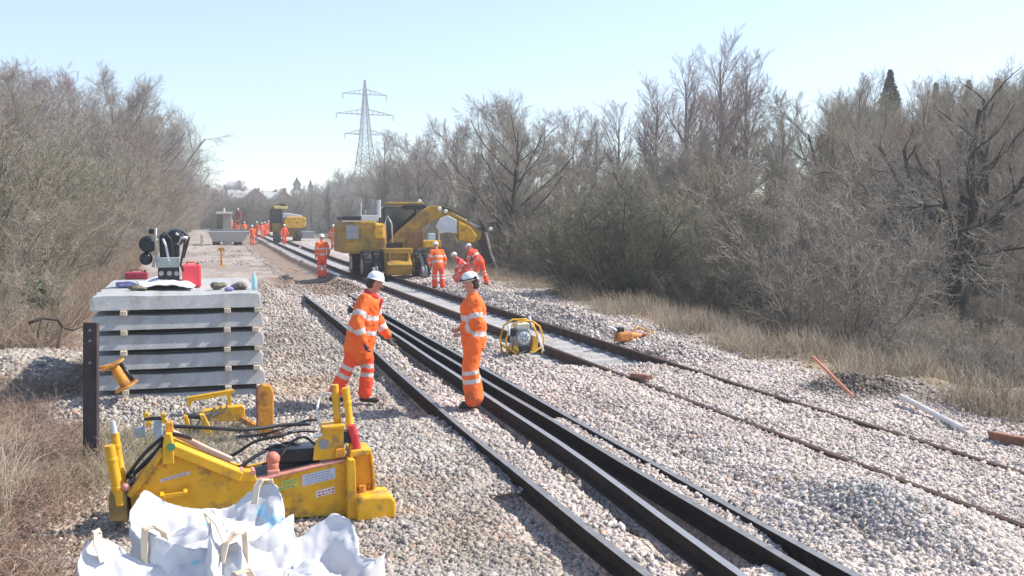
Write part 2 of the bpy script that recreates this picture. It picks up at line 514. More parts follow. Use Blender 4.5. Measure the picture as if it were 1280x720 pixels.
# ------------------------------------------------------------------ loose stones
def stones(n, ybounds, size, seed, xr=(-2.2, 10.2), heap=False, far=False):
    g = np.random.default_rng(seed)
    y = ybounds[0] * (ybounds[1] / ybounds[0]) ** g.random(n)
    x = g.uniform(-0.24, 1.0, n) * y
    x = np.where(x < xr[0], g.uniform(xr[0], xr[1], n), x)
    if heap: x = -2.75 + g.normal(0, 1.0, n); y = 18.6 + g.normal(0, 1.7, n)
    xs = x - bend(y)
    edge = 9.3 + 0.06 * np.clip(y - 10, 0, 30) + 0.6 * vnoise(x, y, 4, 14)
    k = (xs > xr[0]) & (xs < edge + g.normal(0.1, .35, n))
    k &= ~((xs > 5.72) & (xs < 8.06) & (y > 16.4 + g.normal(0, .35, n)))
    k &= (y < 41.0) | far
    if far: k &= vnoise(x, y * .4, 1.2, 5) + .8 * (np.abs(x - bend(y) - 3.7) < .35) > .12
    if not heap: k &= ~((x < -1.0) & (y > 16) & (y < 22))
    left_lim = np.where(y < 13, -1.0, -2.1)
    k &= (xs > left_lim + g.normal(0, .3, n)) | (np.exp(-((x + 2.75) / 1.0) ** 2 - ((y - 18.6) / 2.2) ** 2) > .16)
    for r in RAIL:
        k &= ~((np.abs(x - rx(r, y)) < 0.05) & (y < 33.3 if r[0] == 'R' else y > 0))
    x, y = x[k], y[k]
    z = ground_z(x, y)
    n = len(x)
    s = size * np.clip(np.exp(g.normal(-.16, .30, n)), .4, 1.8) * (1 + 0.02 * np.clip(y - 8, 0, 30))
    base = np.array([(a, b_, c) for c in (-1, 1) for b_ in (-1, 1) for a in (-1, 1)], float) * 0.5
    v = base[None] * (1 + 0.45 * g.uniform(-1, 1, (n, 8, 3)))
    v *= g.uniform(0.6, 1.1, (n, 1, 3))
    q = g.normal(size=(n, 4)); q /= np.linalg.norm(q, axis=1)[:, None]
    w, a, b_, c = q.T
    Rm = np.stack([1 - 2 * (b_ * b_ + c * c), 2 * (a * b_ - w * c), 2 * (a * c + w * b_),
                   2 * (a * b_ + w * c), 1 - 2 * (a * a + c * c), 2 * (b_ * c - w * a),
                   2 * (a * c - w * b_), 2 * (b_ * c + w * a), 1 - 2 * (a * a + b_ * b_)], -1).reshape(n, 3, 3)
    v = np.einsum('nij,nkj->nki', Rm, v) * s[:, None, None]
    v += np.stack([x, y, z + s * 0.18], -1)[:, None]
    f0 = np.array([(0, 2, 3, 1), (4, 5, 7, 6), (0, 1, 5, 4), (2, 6, 7, 3), (0, 4, 6, 2), (1, 3, 7, 5)])
    f = (f0[None] + (np.arange(n) * 8)[:, None, None]).reshape(-1, 4)
    t = ground_tint(x, y) * (1 + g.normal(0, 0.20, (n, 1))) * (1 + g.normal(0, 0.025, (n, 3)))
    t[g.random(n) < 0.07] *= 0.45
    t[g.random(n) < 0.02] *= np.array([.95, .72, .55])
    return v.reshape(-1, 3), f, np.repeat(np.clip(t, .02, .75), 8, 0)
va, fa, ca = stones(345000, (4.6, 16), 0.0295, 3, (-2.2, 12))
vb, fb, cb = stones(150000, (14, 44), 0.034, 4)
vb2, fb2, cb2 = stones(26000, (16, 22), 0.040, 9, (-4.6, -1.9), heap=True)
vb = np.concatenate([vb, vb2]); fb = np.concatenate([fb, fb2 + len(vb) - len(vb2)]); cb = np.concatenate([cb, cb2])
vb3, fb3, cb3 = stones(9000, (38, 95), 0.040, 19, (-2.0, 4.2), far=True)
vb = np.concatenate([vb, vb3]); fb = np.concatenate([fb, fb3 + len(vb) - len(vb3)]); cb = np.concatenate([cb, cb3])
me = mesh_np('ballast_stones', np.concatenate([va, vb]), np.concatenate([fa, fb + len(va)]), False, np.concatenate([ca, cb]))
tag(link('ballast_stones', me, None, [mat("ballast_stone", (1, 1, 1), 0.9, attr='tint', spec=0.25)]),
    'pale angular ballast stones spread over the trackbed', 'ballast', kind='stuff')

# ------------------------------------------------------------------ rails
def rail_obj(name, xf, y0, y1, ztop, label, group, head_m, step=1.0, tilt=0.0, side=None):
    prof = [(-.035, 0), (.035, 0), (.036, -.035), (.010, -.05), (.010, -.125), (.07, -.145), (.07, -.158), (-.07, -.158), (-.07, -.145), (-.010, -.125), (-.010, -.05), (-.036, -.035)]
    ys = np.arange(y0, y1, step); ys = np.append(ys, y1)
    m = MB(); n = len(prof); vs, fs, mi = [], [], []
    for y in ys:
        x = float(xf(y)); zt = ztop(y) if callable(ztop) else ztop
        if name == 'steel_rail' and y < 40: x += .006 * math.sin(y * 1.3 + float(xf(5)) * 9)
        for a, b_ in prof: vs.append((x + a + tilt * b_, y, zt + b_))
    for j in range(len(ys) - 1):
        for i in range(n):
            fs.append((j * n + i, j * n + (i + 1) % n, (j + 1) * n + (i + 1) % n, (j + 1) * n + i)); mi.append(1 if i == 0 else 0)
    fs += [tuple(range(n)), tuple(range((len(ys) - 1) * n, len(ys) * n))]; mi += [0, 0]
    m.v, m.f, m.mi = vs, fs, mi
    return tag(m.build(name, [side or RUSTD, head_m]), label, 'rail', group)
rail_obj('steel_rail', lambda y: rx('R1', y), 4.6, 33.2, 0.085, 'outer rail of the first line, passing just before the boots of the standing worker', 'rails of the first line', RAILTOP)
rail_obj('steel_rail', lambda y: rx('R4', y), 4.6, 33.0, 0.095, 'thin rail almost buried in pale stone on the far side of the first line', 'rails of the first line', RAILTOP)
rail_obj('steel_rail', lambda y: rx('R2', y), 4.6, 28.6, 0.115, 'loose rail with bright silver head lying in the middle of the first line', 'loose rails lying inside the first line', SHINE)
rail_obj('steel_rail', lambda y: rx('R3', y), 4.6, 29.6, 0.125, 'loose dull rail running beside the bright silver one inside the first line', 'loose rails lying inside the first line', RAILTOP)
rail_obj('steel_rail', lambda y: rx('S1', y), 4.6, 150, lambda y: .078 + .022 * min(1, max(0, (y - 14) / 3)), 'rail of the second line running behind the small yellow power pack', 'rails of the second line', RUSTS, 1.5, side=RUSTS)
rail_obj('steel_rail', lambda y: rx('S2', y), 4.6, 84, lambda y: .078 + .022 * min(1, max(0, (y - 14) / 3)), 'outermost rail of the second line, passing under the big excavator', 'rails of the second line', RUSTS, 1.5, side=RUSTS)
rail_obj('steel_rail', lambda y: rx('S2', y), 86, 150, 0.10, 'distant rail beyond the gap under the farther excavator', 'rails of the second line', RUSTS, 1.5, side=RUSTS)
def fx(y): return 4.75 + bend(y) + 0.004 * (y - 44)
# sleepers of the second line
def sleeper_mesh(name, L_=2.5, wb=0.28, wt=0.20, h=0.20, dip=0.03):
    m = MB()
    xs_ = [-L_ / 2, -L_ / 2 + .04, -0.95, -0.6, -0.35, 0.35, 0.6, 0.95, L_ / 2 - .04, L_ / 2]
    tp = [h - .05, h - .01, h, h, h - dip, h - dip, h, h, h - .01, h - .05]
    vs, fs = [], []
    for x, t in zip(xs_, tp):
        vs += [(x, -wb / 2, 0), (x, wb / 2, 0), (x, wt / 2, t), (x, -wt / 2, t)]
    for j in range(len(xs_) - 1):
        for i in range(4):
            fs.append((j * 4 + i, j * 4 + (i + 1) % 4, (j + 1) * 4 + (i + 1) % 4, (j + 1) * 4 + i))
    fs += [(3, 2, 1, 0), tuple(range(len(vs) - 4, len(vs)))]
    m.v, m.f, m.mi = vs, fs, [0] * len(fs)
    return m
sl0 = sleeper_mesh('s').build('concrete_sleeper', CONC2, None, bevel=0.008, seg=1)
tag(sl0, 'pale concrete sleeper laid under the rails of the second line', 'sleeper', 'sleepers laid under the second line')
y = 17.2; i = 0
while y < 125:
    o = sl0 if i == 0 else copy_tree(sl0)
    o.location = (7.06 + float(bend(y)), y, -0.262)
    o.rotation_euler = (0, 0, -0.019 if y > 60 else 0)
    y += 0.66; i += 1
# ------------------------------------------------------------------ bare winter trees
def _unit(v): return v / np.maximum(np.linalg.norm(v, axis=-1, keepdims=True), 1e-9)

def grow_polys(g, p0, d0, L_, S, wig, up):
    n = len(p0); pts = [p0]; d = _unit(d0)
    for k in range(S):
        d = _unit(d + g.normal(0, wig, (n, 3)) + np.array([0, 0, up]))
        pts.append(pts[-1] + d * (L_ / S)[:, None])
    return np.stack(pts, 1)

def spawn(g, poly, rad, K, tmin, ang, L0, S, wig, up, taper_len=0.45, rr=0.6, rmin=0.004):
    n, S1, _ = poly.shape
    t = np.tile(np.linspace(tmin, 0.98, K), (n, 1)) + g.normal(0, 0.03, (n, K))
    t = np.clip(t, 0.02, 0.995).ravel()
    bi = np.repeat(np.arange(n), K)
    f = t * (S1 - 1); i = np.floor(f).astype(int); fr = (f - i)[:, None]
    p = poly[bi, i] * (1 - fr) + poly[bi, np.minimum(i + 1, S1 - 1)] * fr
    tan = _unit(poly[bi, np.minimum(i + 1, S1 - 1)] - poly[bi, i])
    r = rad[bi, i] * (1 - fr[:, 0]) + rad[bi, np.minimum(i + 1, S1 - 1)] * fr[:, 0]
    side = _unit(np.cross(tan, g.normal(size=tan.shape)))
    a = np.radians(g.uniform(ang[0], ang[1], len(t)))[:, None]
    d = tan * np.cos(a) + side * np.sin(a)
    Lp = np.linalg.norm(poly[bi, -1] - poly[bi, 0], axis=1)
    L_ = (L0 * Lp if L0 < 0 else np.full(len(t), L0)) if False else L0 * Lp * (1 - taper_len * t) * g.uniform(.7, 1.25, len(t))
    q = grow_polys(g, p, d, L_, S, wig, up)
    r0 = np.maximum(r * rr, rmin)
    rd = r0[:, None] * np.linspace(1, 0.35, S + 1)[None]
    return q, rd

def tubes_np(poly, rad, k):
    n, S1, _ = poly.shape
    tan = np.zeros_like(poly)
    tan[:, 1:-1] = poly[:, 2:] - poly[:, :-2]; tan[:, 0] = poly[:, 1] - poly[:, 0]; tan[:, -1] = poly[:, -1] - poly[:, -2]
    tan = _unit(tan)
    ref = np.array([0.31, 0.17, 0.93]); a = _unit(np.cross(tan, ref)); b = np.cross(tan, a)
    th = np.arange(k) * 2 * np.pi / k
    v = poly[:, :, None] + (a[:, :, None] * np.cos(th)[None, None, :, None] + b[:, :, None] * np.sin(th)[None, None, :, None]) * rad[:, :, None, None]
    base = (np.arange(n) * S1 * k)[:, None, None]
    j = np.arange(S1 - 1)[None, :, None] * k
    i = np.arange(k)[None, None]
    i2 = (i + 1) % k
    f = np.stack([base + j + i, base + j + i2, base + j + k + i2, base + j + k + i], -1).reshape(-1, 4)
    return v.reshape(-1, 3), f

class Acc:
    def __init__(s): s.v, s.f, s.n = [], [], 0
    def add(s, vf):
        s.v.append(vf[0]); s.f.append(vf[1] + s.n); s.n += len(vf[0])
    def mesh(s, name): return mesh_np(name, np.concatenate(s.v), np.concatenate(s.f), True)

def bark(name, col, var=0.3):
    return mat(name, col, 0.95, var=var, scale=1.3, spec=0.1)
BK_G = bark("grey_bark", (0.20, 0.18, 0.155)); BK_D = bark("dark_bark", (0.075, 0.065, 0.053))
TW_G = bark("grey_brown_twigs", (0.32, 0.28, 0.23)); TW_O = bark("olive_twigs", (0.30, 0.27, 0.19)); TW_P = bark("purple_brown_twigs", (0.30, 0.225, 0.20))
TW_T = bark("tan_twigs", (0.38, 0.32, 0.25)); TW_D = bark("dark_twigs", (0.17, 0.15, 0.115))

def make_tree(seed, h, kind):
    """a real unit tree of height h: returns trunk and crown meshes"""
    g = np.random.default_rng(seed)
    T_, C_ = Acc(), Acc()
    th_ = 1.45 if kind == 'bigoak' else 1.0
    if kind in ('oak', 'bigoak'):
        tr = grow_polys(g, np.zeros((1, 3)), np.array([[0.06, 0, 1.0]]), np.array([h * .42]), 6, .06, .1)
        rd = th_ * np.linspace(.027 * h, .019 * h, 7)[None]
        rd[0, 0] *= 1.35
        T_.add(tubes_np(tr, rd, 9))
        a, ra = spawn(g, tr, rd, 13, .38, (25, 72), 1.42, 7, .11, .05, .25, .50)
        T_.add(tubes_np(a, ra, 6))
        b, rb = spawn(g, a, ra, 8, .2, (25, 55), .55, 6, .14, .05, .45, .55, .007)
        T_.add(tubes_np(b, rb, 5))
        c, rc = spawn(g, b, rb, 7, .15, (22, 55), .55, 4, .15, .05, .4, .55, .005)
        C_.add(tubes_np(c, rc, 3))
        d, r_ = spawn(g, c, rc, 9, .1, (20, 55), .60, 2, .16, .04, .35, .6, .005)
        C_.add(tubes_np(d, r_, 3))
        e, r2 = spawn(g, d, r_, 2, .2, (20, 50), .7, 1, .2, .02, .3, .7, .0042)
        C_.add(tubes_np(e, r2, 3))
    elif kind == 'round':
        tr = grow_polys(g, np.zeros((1, 3)), np.array([[0.04, 0, 1.0]]), np.array([h * .80]), 9, .05, .2)
        rd = np.linspace(.022 * h, .003 * h, 10)[None]
        T_.add(tubes_np(tr, rd, 8))
        a, ra = spawn(g, tr, rd, 20, .22, (32, 62), .62, 7, .10, .07, .52, .55)
        T_.add(tubes_np(a, ra, 5))
        b, rb = spawn(g, a, ra, 9, .2, (25, 50), .52, 5, .12, .05, .4, .5, .007)
        C_.add(tubes_np(b, rb, 4))
        c, rc = spawn(g, b, rb, 8, .12, (22, 50), .55, 4, .13, .05, .35, .55, .005)
        C_.add(tubes_np(c, rc, 3))
        d, r_ = spawn(g, c, rc, 9, .1, (20, 48), .6, 2, .14, .04, .3, .6, .0052)
        C_.add(tubes_np(d, r_, 3))
    elif kind == 'birch':
        tr = grow_polys(g, np.zeros((1, 3)), np.array([[0.05, 0.02, 1.0]]), np.array([h * .93]), 9, .02, .25)
        rd = np.linspace(.016 * h, .002 * h, 10)[None]
        T_.add(tubes_np(tr, rd, 7))
        b, rb = spawn(g, tr, rd, 40, .2, (20, 46), .36, 6, .07, .10, .6, .42, .008)
        T_.add(tubes_np(b, rb, 4))
        c, rc = spawn(g, b, rb, 10, .12, (20, 42), .45, 4, .10, .07, .4, .55, .005)
        C_.add(tubes_np(c, rc, 3))
        d, r_ = spawn(g, c, rc, 9, .1, (18, 42), .6, 2, .12, .04, .35, .6, .0050)
        C_.add(tubes_np(d, r_, 3))
    else:   # bush: many stems from the ground
        n = 13
        an = g.uniform(0, 2 * np.pi, n); rr = g.uniform(0, .22 * h, n)
        p = np.stack([np.cos(an) * rr, np.sin(an) * rr, np.zeros(n)], -1)
        lean = g.uniform(.12, .75, n)
        d0 = np.stack([np.cos(an) * lean, np.sin(an) * lean, np.ones(n)], -1)
        tr = grow_polys(g, p, d0, h * g.uniform(.6, 1.02, n) / (1 + .25 * lean), 7, .10, .03)
        rd = g.uniform(.007, .012, n)[:, None] * h * np.linspace(1, .25, 8)[None]
        T_.add(tubes_np(tr, rd, 5))
        b, rb = spawn(g, tr, rd, 12, .08, (22, 62), .42, 5, .16, .05, .4, .5, .007)
        C_.add(tubes_np(b, rb, 3))
        c, rc = spawn(g, b, rb, 8, .1, (22, 60), .5, 3, .2, .05, .35, .55, .005)
        C_.add(tubes_np(c, rc, 3))
        d, r_ = spawn(g, c, rc, 7, .1, (20, 60), .6, 2, .2, .03, .35, .6, .0052)
        C_.add(tubes_np(d, r_, 3))
    return T_.mesh('trunk_' + kind), C_.mesh('crown_' + kind)

PROTO = {}
def proto(kind, seed, h):
    k = (kind, seed)
    if k not in PROTO: PROTO[k] = make_tree(seed, h, kind) + (h,)
    return PROTO[k]

ZR = [(470, 'far past the excavator tail'), (560, 'behind the excavator'), (700, 'near the round-crowned tree by the excavator arm'), (800, 'past the orange rail tool'),
      (900, 'under the tall birches'), (1000, 'between the birches and the soil heap'), (1100, 'past the dark soil heap'), (1200, 'just before the big oak'), (9999, 'past the big oak')]
ZL = [(40, 'above the ivy and fence posts'), (100, 'past the fallen dark branch'), (160, 'behind the end of the sleeper stack'), (215, 'behind the black machine on the stack'), (9999, 'towards the grey dumper')]
def where(x, y, right=True):
    d = _fw[0] * x + _fw[1] * y
    px = 640 + F * (_rt[0] * x + _rt[1] * y) / d
    for lim, s in (ZR if right else ZL):
        if px < lim: return s
TN = {'grey_brown_twigs': 'grey brown', 'olive_twigs': 'olive', 'purple_brown_twigs': 'purple brown', 'tan_twigs': 'tan', 'dark_twigs': 'dark'}

def plant(name, kind, seed, href, x, y, h, bk, tw, label, cat, group, z=None, wide=1.0, rz=None):
    tm, cm, hr = proto(kind, seed, href)
    if z is None: z = float(ground_z(x, y)) - 0.08
    t = thing(name, label, cat, (x, y, z), random.uniform(0, 6.28) if rz is None else rz, group)
    s = h / hr
    t.scale = (s * wide, s * wide, s)
    for nm, me, m in (('trunk', tm, bk), ('crown', cm, tw)):
        key = me.name + m.name
        o = bpy.data.objects.new(nm, me); COL.objects.link(o); o.parent = t
        if not me.materials: me.materials.append(m)
        o.material_slots[0].link = 'OBJECT'; o.material_slots[0].material = m
    return t

# the wood along the far side of the line
GW = 'trees of the wood beyond the second line'
def right_row(y0, y1, dx, step, hr, kinds, tws, seed, label, cat, group, name, jit=1.0):
    g = np.random.default_rng(seed)
    y = y0
    while y < y1:
        k = kinds[g.integers(len(kinds))]; tw = tws[g.integers(len(tws))]
        x = 9.5 + 0.06 * min(max(y - 10, 0), 30) + float(bend(y)) + dx + g.normal(0, .5) * jit
        h = g.uniform(*hr); ch_ = cap_h(x, y)
        h = min(ch_ * g.uniform(.94, 1.08), 15) if hr[1] > 10 else min(h, ch_ * g.uniform(.85, .98))
        pxx = 640 + F * (_rt[0] * x + _rt[1] * y) / (_fw[0] * x + _fw[1] * y)
        if pxx > 1080 and y < 28.5:
            if k[0] != 'bush' or dx > 5:
                y += step * .6; continue
            h = g.uniform(.8, 1.5)
        plant(name, k[0], k[1], k[2], x, y + g.normal(0, .3) * jit, h, BK_D if g.random() < .5 else BK_G, tw, TN[tw.name] + ' ' + label + ' ' + where(x, y), cat, group, wide=g.uniform(.9, 1.2))
        y += step * g.uniform(.8, 1.25) * (1 + max(0, y - 40) / 60)
BU = [('bush', 11, 4.0), ('bush', 12, 4.0), ('bush', 13, 4.0)]
BI = [('birch', 21, 10.0), ('birch', 22, 10.0), ('birch', 23, 10.0)]
OA = [('round', 32, 9.0), ('oak', 32, 9.0), ('round', 33, 9.0)]
def cap_h(x, y, right=True):
    px = 640 + F * (_rt[0] * x + _rt[1] * y) / (_fw[0] * x + _fw[1] * y)
    if right: T = np.interp(px, [400, 480, 560, 640, 740, 790, 830, 900, 960, 1000, 1060, 1280, 1400], [225, 195, 152, 130, 134, 142, 100, 80, 98, 124, 114, 78, 70])
    else: T = np.interp(px, [-100, 0, 50, 110, 160, 200, 240, 270, 290], [112, 100, 82, 72, 98, 130, 165, 200, 235])
    return (1.1 if right else -.5) + 2.6 + (268 - float(T)) * y / 1300

right_row(15.5, 75, 4.2, 2.1, (2.6, 3.9), BU, [TW_G, TW_T, TW_D, TW_O], 1, 'front thicket shrub', 'shrub', 'shrubs fronting the wood', 'bare_shrub')
right_row(18, 70, 6.6, 3.0, (4.2, 5.8), BU, [TW_O, TW_G, TW_O, TW_D], 2, 'tall many-stemmed shrub', 'shrub', 'tall shrubs inside the wood', 'bare_shrub')
right_row(20, 120, 9.6, 4.2, (6.4, 8.2), BI + OA[:2] + BU, [TW_G, TW_O, TW_G], 3, 'mid-wood bare tree', 'tree', GW, 'bare_tree')
right_row(26, 170, 15, 5.5, (8.8, 10.8), BI + OA, [TW_G, TW_P, TW_G], 4, 'tall tree deep in the wood', 'tree', 'tall trees deep in the wood', 'bare_tree', 2)
right_row(60, 230, 5.5, 7, (6.0, 8.5), BI + OA[:1], [TW_G, TW_D], 5, 'small distant tree', 'tree', 'trees along the distant wood edge', 'bare_tree')

# trees that stand out from the wood
def at_px(px, Y): return V(px, 300, Y)[0]
g = np.random.default_rng(64)
for q in range(74):          # thicket filling the wood round the big oak
    px = 1030 + (q * 37) % 330; Y = 28.5 + 1.05 * (q // 3) + g.uniform(-.6, .6)
    x = at_px(px, Y)
    if abs(px - 1203) < 60 and Y < 38: continue
    big = q % 2 == 0 and Y > 33
    k = (BI + OA)[g.integers(6)] if big else BU[q % 3]
    tw = [TW_G, TW_T, TW_O, TW_T][g.integers(4)]
    h = cap_h(x, Y) * g.uniform(.98, 1.14) if big else g.uniform(2.4, 5.2)
    nm = 'bare_tree' if big else 'bare_shrub'
    plant(nm, k[0], k[1], k[2], x, Y, h, BK_G if q % 3 else BK_D, tw, TN[tw.name] + (' bare tree' if big else ' thicket shrub') + ' of the wood around the big oak, ' + where(x, Y), 'tree' if big else 'shrub', 'wood around the big oak', wide=g.uniform(1, 1.25))
plant('oak_tree', 'bigoak', 31, 9.0, at_px(1203, 26.5), 26.5, 8.7, mat('oak_bark', (.05, .043, .035), .95, var=.3, scale=1.3, spec=.1), TW_G, 'big spreading bare oak with thick dark forked limbs above the white pole', 'tree', None, rz=1.1)
plant('oak_tree', 'round', 33, 9.0, at_px(640, 48), 48, 9.4, BK_D, TW_G, 'round-crowned bare tree standing behind the digging excavator arm', 'tree', None, rz=2.0, wide=1.05)
for px, Y, h, lb in ((850, 54, 12.2, 'tall purple brown birch beside the highest one, towards the excavator'), (898, 56, 14.0, 'highest purple brown birch of the whole wood'),
                 (932, 55, 13.0, 'tall purple brown birch beside the highest one, towards the evergreens'), (820, 60, 11.8, 'lowest and most outlying of the purple brown birches, towards the excavator')):
    plant('birch_tree', 'birch', 21 + (px % 3), 10.0, at_px(px, Y), Y, h, BK_G, TW_P, lb, 'tree', 'tall birches rising above the wood', wide=1.25)
for px, Y, h in ((1040, 60, 11.4), (1065, 62, 11.8)):
    plant('birch_tree', 'birch', 22, 10.0, at_px(px, Y), Y, h, BK_G, TW_P, 'hazy reddish bare tree top showing between the birches and the evergreens', 'tree', 'reddish bare trees behind the wood', wide=.9)
plant('birch_tree', 'birch', 23, 10.0, at_px(485, 120), 120, 13.0, BK_G, TW_G, 'thin bare tree standing beside the electricity pylon', 'tree', None)
for px, Y, h in ((1240, 40, 9.6), (1275, 36, 9.3), (1180, 44, 9.8)):
    plant('birch_tree', 'birch', 21 + (px % 3), 10.0, at_px(px, Y), Y, h, BK_G, TW_T, 'pale fine-twigged bare tree rising behind the evergreen tops', 'tree', 'pale bare trees around the evergreens')

for q, (px, Y) in enumerate(((735, 31), (768, 29.5), (792, 31.5))):
    plant('dark_shrub', 'bush', 11 + q, 4.0, at_px(px, Y), Y, 3.6 - .3 * q, BK_D, mat("dark_green_twigs", (.085, .09, .06), .95, var=.3, spec=.1), ['tallest of the dark greenish shrubs past the orange rail tool', 'middle one of the dark greenish shrubs past the orange rail tool', 'lowest of the dark greenish shrubs past the orange rail tool'][q], 'shrub', 'dark greenish shrubs past the rail tool', wide=1.25)

# evergreens behind the wood
def make_conifer(seed, h, w):
    g = np.random.default_rng(seed)
    n = 4800
    t = g.random(n) ** 0.75
    z = h * (0.12 + .88 * t)
    rad = w * np.clip(1.0 - t, 0, 1) ** .68 * (.55 + .55 * g.random(n)) * (1 + .25 * np.sin(t * 23 + seed))
    a = g.uniform(0, 6.283, n)
    p = np.stack([np.cos(a) * rad, np.sin(a) * rad, z], -1)
    d = np.stack([np.cos(a), np.sin(a), g.uniform(-.1, .7, n)], -1)
    q = grow_polys(g, p, d, g.uniform(.18, .42, n) * h / 8 * (.25 + .75 * (1 - t)), 1, .25, 0)
    return tubes_np(q, np.stack([np.full(n, .05 * h / 8), np.full(n, .008)], -1), 3)
EVG = mat("evergreen_foliage", (0.085, 0.085, 0.05), 0.9, var=0.4, scale=1.5, spec=0.1)
EVT = mat("distant_evergreen_foliage", (0.03, 0.06, 0.045), 0.9, var=0.3, scale=1.0, spec=0.1)
def conifer(x, y, h, w, seed, m, label, group):
    z = float(ground_z(x, y)) - .1
    t = thing('conifer_tree', label, 'tree', (x, y, z), 0, group)
    v, f = make_conifer(seed, h, w)
    link('crown', mesh_np('conifer_crown', v, f, False), t, [m])
    MB().cyl((0, 0, 0), (0, 0, h * .9), .022 * h, .004 * h, 8).build('trunk', BK_D, t, smooth=True)
    return t
for i, (px, top, wpx) in enumerate(((1113, 88, 22), (1170, 104, 11), (1211, 101, 12), (1247, 99, 15))):
    Y = 58
    x, zt = V(px, top, Y)
    conifer(x, Y, zt - float(ground_z(x, Y)) + .1, wpx / F * Y * 1.5, 70 + i, EVG,
            ['broad dark evergreen, the tallest one rising over the bare wood', 'narrow dark evergreen tip, smallest of the evergreen tops over the wood',
             'slim dark evergreen top between two other evergreen tops', 'dark evergreen top at the end of the evergreen row beyond the oak'][i], None)

# scrub and trees along the near side of the haul way
def left_row(y0, y1, x0, step, hr, kinds, tws, seed, label, cat, group, name, jit=.5):
    g = np.random.default_rng(seed); y = y0
    while y < y1:
        k = kinds[g.integers(len(kinds))]; tw = tws[g.integers(len(tws))]
        x = (x0(y) if callable(x0) else x0) + float(bend(y)) + g.normal(0, jit)
        lo, hi = hr(y) if callable(hr) else hr
        ch_ = cap_h(x, y, False); h = g.uniform(lo, hi)
        h = min(ch_ * g.uniform(.92, 1.03), 16) if hi in (9.5, 13.5, 12) else min(h, ch_ * g.uniform(.85, .98))
        plant(name, k[0], k[1], k[2], x, y, h, BK_G, tw, TN[tw.name] + ' ' + label + ' ' + where(x, y, False), cat, group, wide=g.uniform(.95, 1.25))
        y += step * g.uniform(.8, 1.2) * (1 + max(0, y - 40) / 50)
left_row(24, 130, lambda y: -5.0 + .015 * (y - 24), 2.0, (2.2, 3.4), BU, [TW_T, TW_G, TW_O], 41, 'low thorny shrub edging the haul way', 'shrub', 'low shrubs beside the haul way', 'bare_shrub', .35)
left_row(23, 180, lambda y: -7.0 + .02 * (y - 23), 2.5, lambda y: (4.6, 6.2) if y < 60 else (6, 8), BU, [TW_G, TW_T, TW_O, TW_G], 42, 'tall dense shrub behind the low thorns', 'shrub', 'tall shrubs beside the haul way', 'bare_shrub')
left_row(26, 230, lambda y: -9.5 + .035 * (y - 26), 3.6, lambda y: (6.2, 7.6) if y < 50 else (8.0, 10.5), BI + OA[:2] + BU, [TW_G, TW_G, TW_P], 43, 'bare tree behind the shrubs', 'tree', 'trees beside the haul way', 'bare_tree')
left_row(34, 250, -13.5, 5, lambda y: (8.0, 9.5) if y < 60 else (11.5, 13.5), BI + OA, [TW_G, TW_P], 44, 'tallest tree at the back', 'tree', 'tall trees at the back of the haul way', 'bare_tree', 1)
left_row(95, 260, -5.5, 6, (9, 12), BI + OA, [TW_G], 45, 'distant bare tree at the bend', 'tree', 'distant trees where the way bends', 'bare_tree')

g = np.random.default_rng(77)
for q, (x, y) in enumerate(((-3.9, 20.6), (-4.6, 22.0), (-3.6, 23.0), (-5.2, 19.0), (-3.4, 25.6))):
    plant('bare_shrub', 'bush', 11 + q % 3, 4.0, x, y, g.uniform(1.3, 2.0), BK_G, TW_T, 'waist-high tan thorn shrub between the fence posts and the sleeper stack', 'shrub', 'thorn shrubs by the fence posts')
for q in range(24):
    px = 262 + q * 7; y = g.uniform(185, 240); x = at_px(px, y)
    plant('bare_shrub', 'bush', 11 + q % 3, 4.0, x, y, g.uniform(5.2, 6.8) + (1.2 if px > 365 else 0), BK_D, [TW_G, TW_D, TW_O][q % 3], 'distant hazy scrub below the houses where the line ends', 'shrub', 'scrub below the houses', wide=1.8)
# far wood closing the view, as single trees
g = np.random.default_rng(99)
for i in range(64):
    y = g.uniform(225, 330); px = g.uniform(250, 540)
    x = at_px(px, y)
    if 285 < px < 372 and y > 255: continue
    h = g.uniform(6.5, 9) if px < 420 else g.uniform(9, 14)
    k = (BI + OA)[g.integers(6)]
    plant('bare_tree', k[0], k[1], k[2], x, y, h * (0.66 if 282 < px < 355 else .98), BK_D, [TW_G, TW_D][i % 2], 'small hazy bare tree closing the view beyond the bend of the line', 'tree', 'hazy trees closing the view', wide=1.5)

# ------------------------------------------------------------------ dry grass, brambles and weeds
def blades(name, n, xy, hr, lean, w, cols, label, cat, seed, S=3, curl=.5):
    g = np.random.default_rng(seed)
    x, y, k = xy(g, n)
    n = len(x)
    z = ground_z(x, y) - .02
    a = g.uniform(0, 6.283, n)
    le = np.abs(g.normal(0, lean, n))
    d = np.stack([np.cos(a) * le, np.sin(a) * le, np.ones(n)], -1)
    L_ = g.uniform(hr[0], hr[1], n) * k
    pts = [np.stack([x, y, z], -1)]; d = _unit(d)
    for s in range(S):
        pts.append(pts[-1] + d * (L_ / S)[:, None])
        d = _unit(d + np.stack([np.cos(a) * curl * le, np.sin(a) * curl * le, -curl * .5 * np.ones(n)], -1) + g.normal(0, .12, (n, 3)))
    poly = np.stack(pts, 1)
    rad = (w * g.uniform(.6, 1.4, n))[:, None] * np.linspace(1, .3, S + 1)[None]
    v, f = tubes_np(poly, rad, 3)
    c = np.array(cols)[g.integers(len(cols), size=n)] * (1 + g.normal(0, .18, (n, 1)))
    me = mesh_np(name, v, f, False, np.repeat(np.clip(c, .01, .8), (S + 1) * 3, 0))
    return tag(link(name, me, None, [mat("dry_stalk", (1, 1, 1), .85, attr='tint', spec=.15, transl=.15)]), label, cat, kind='stuff')

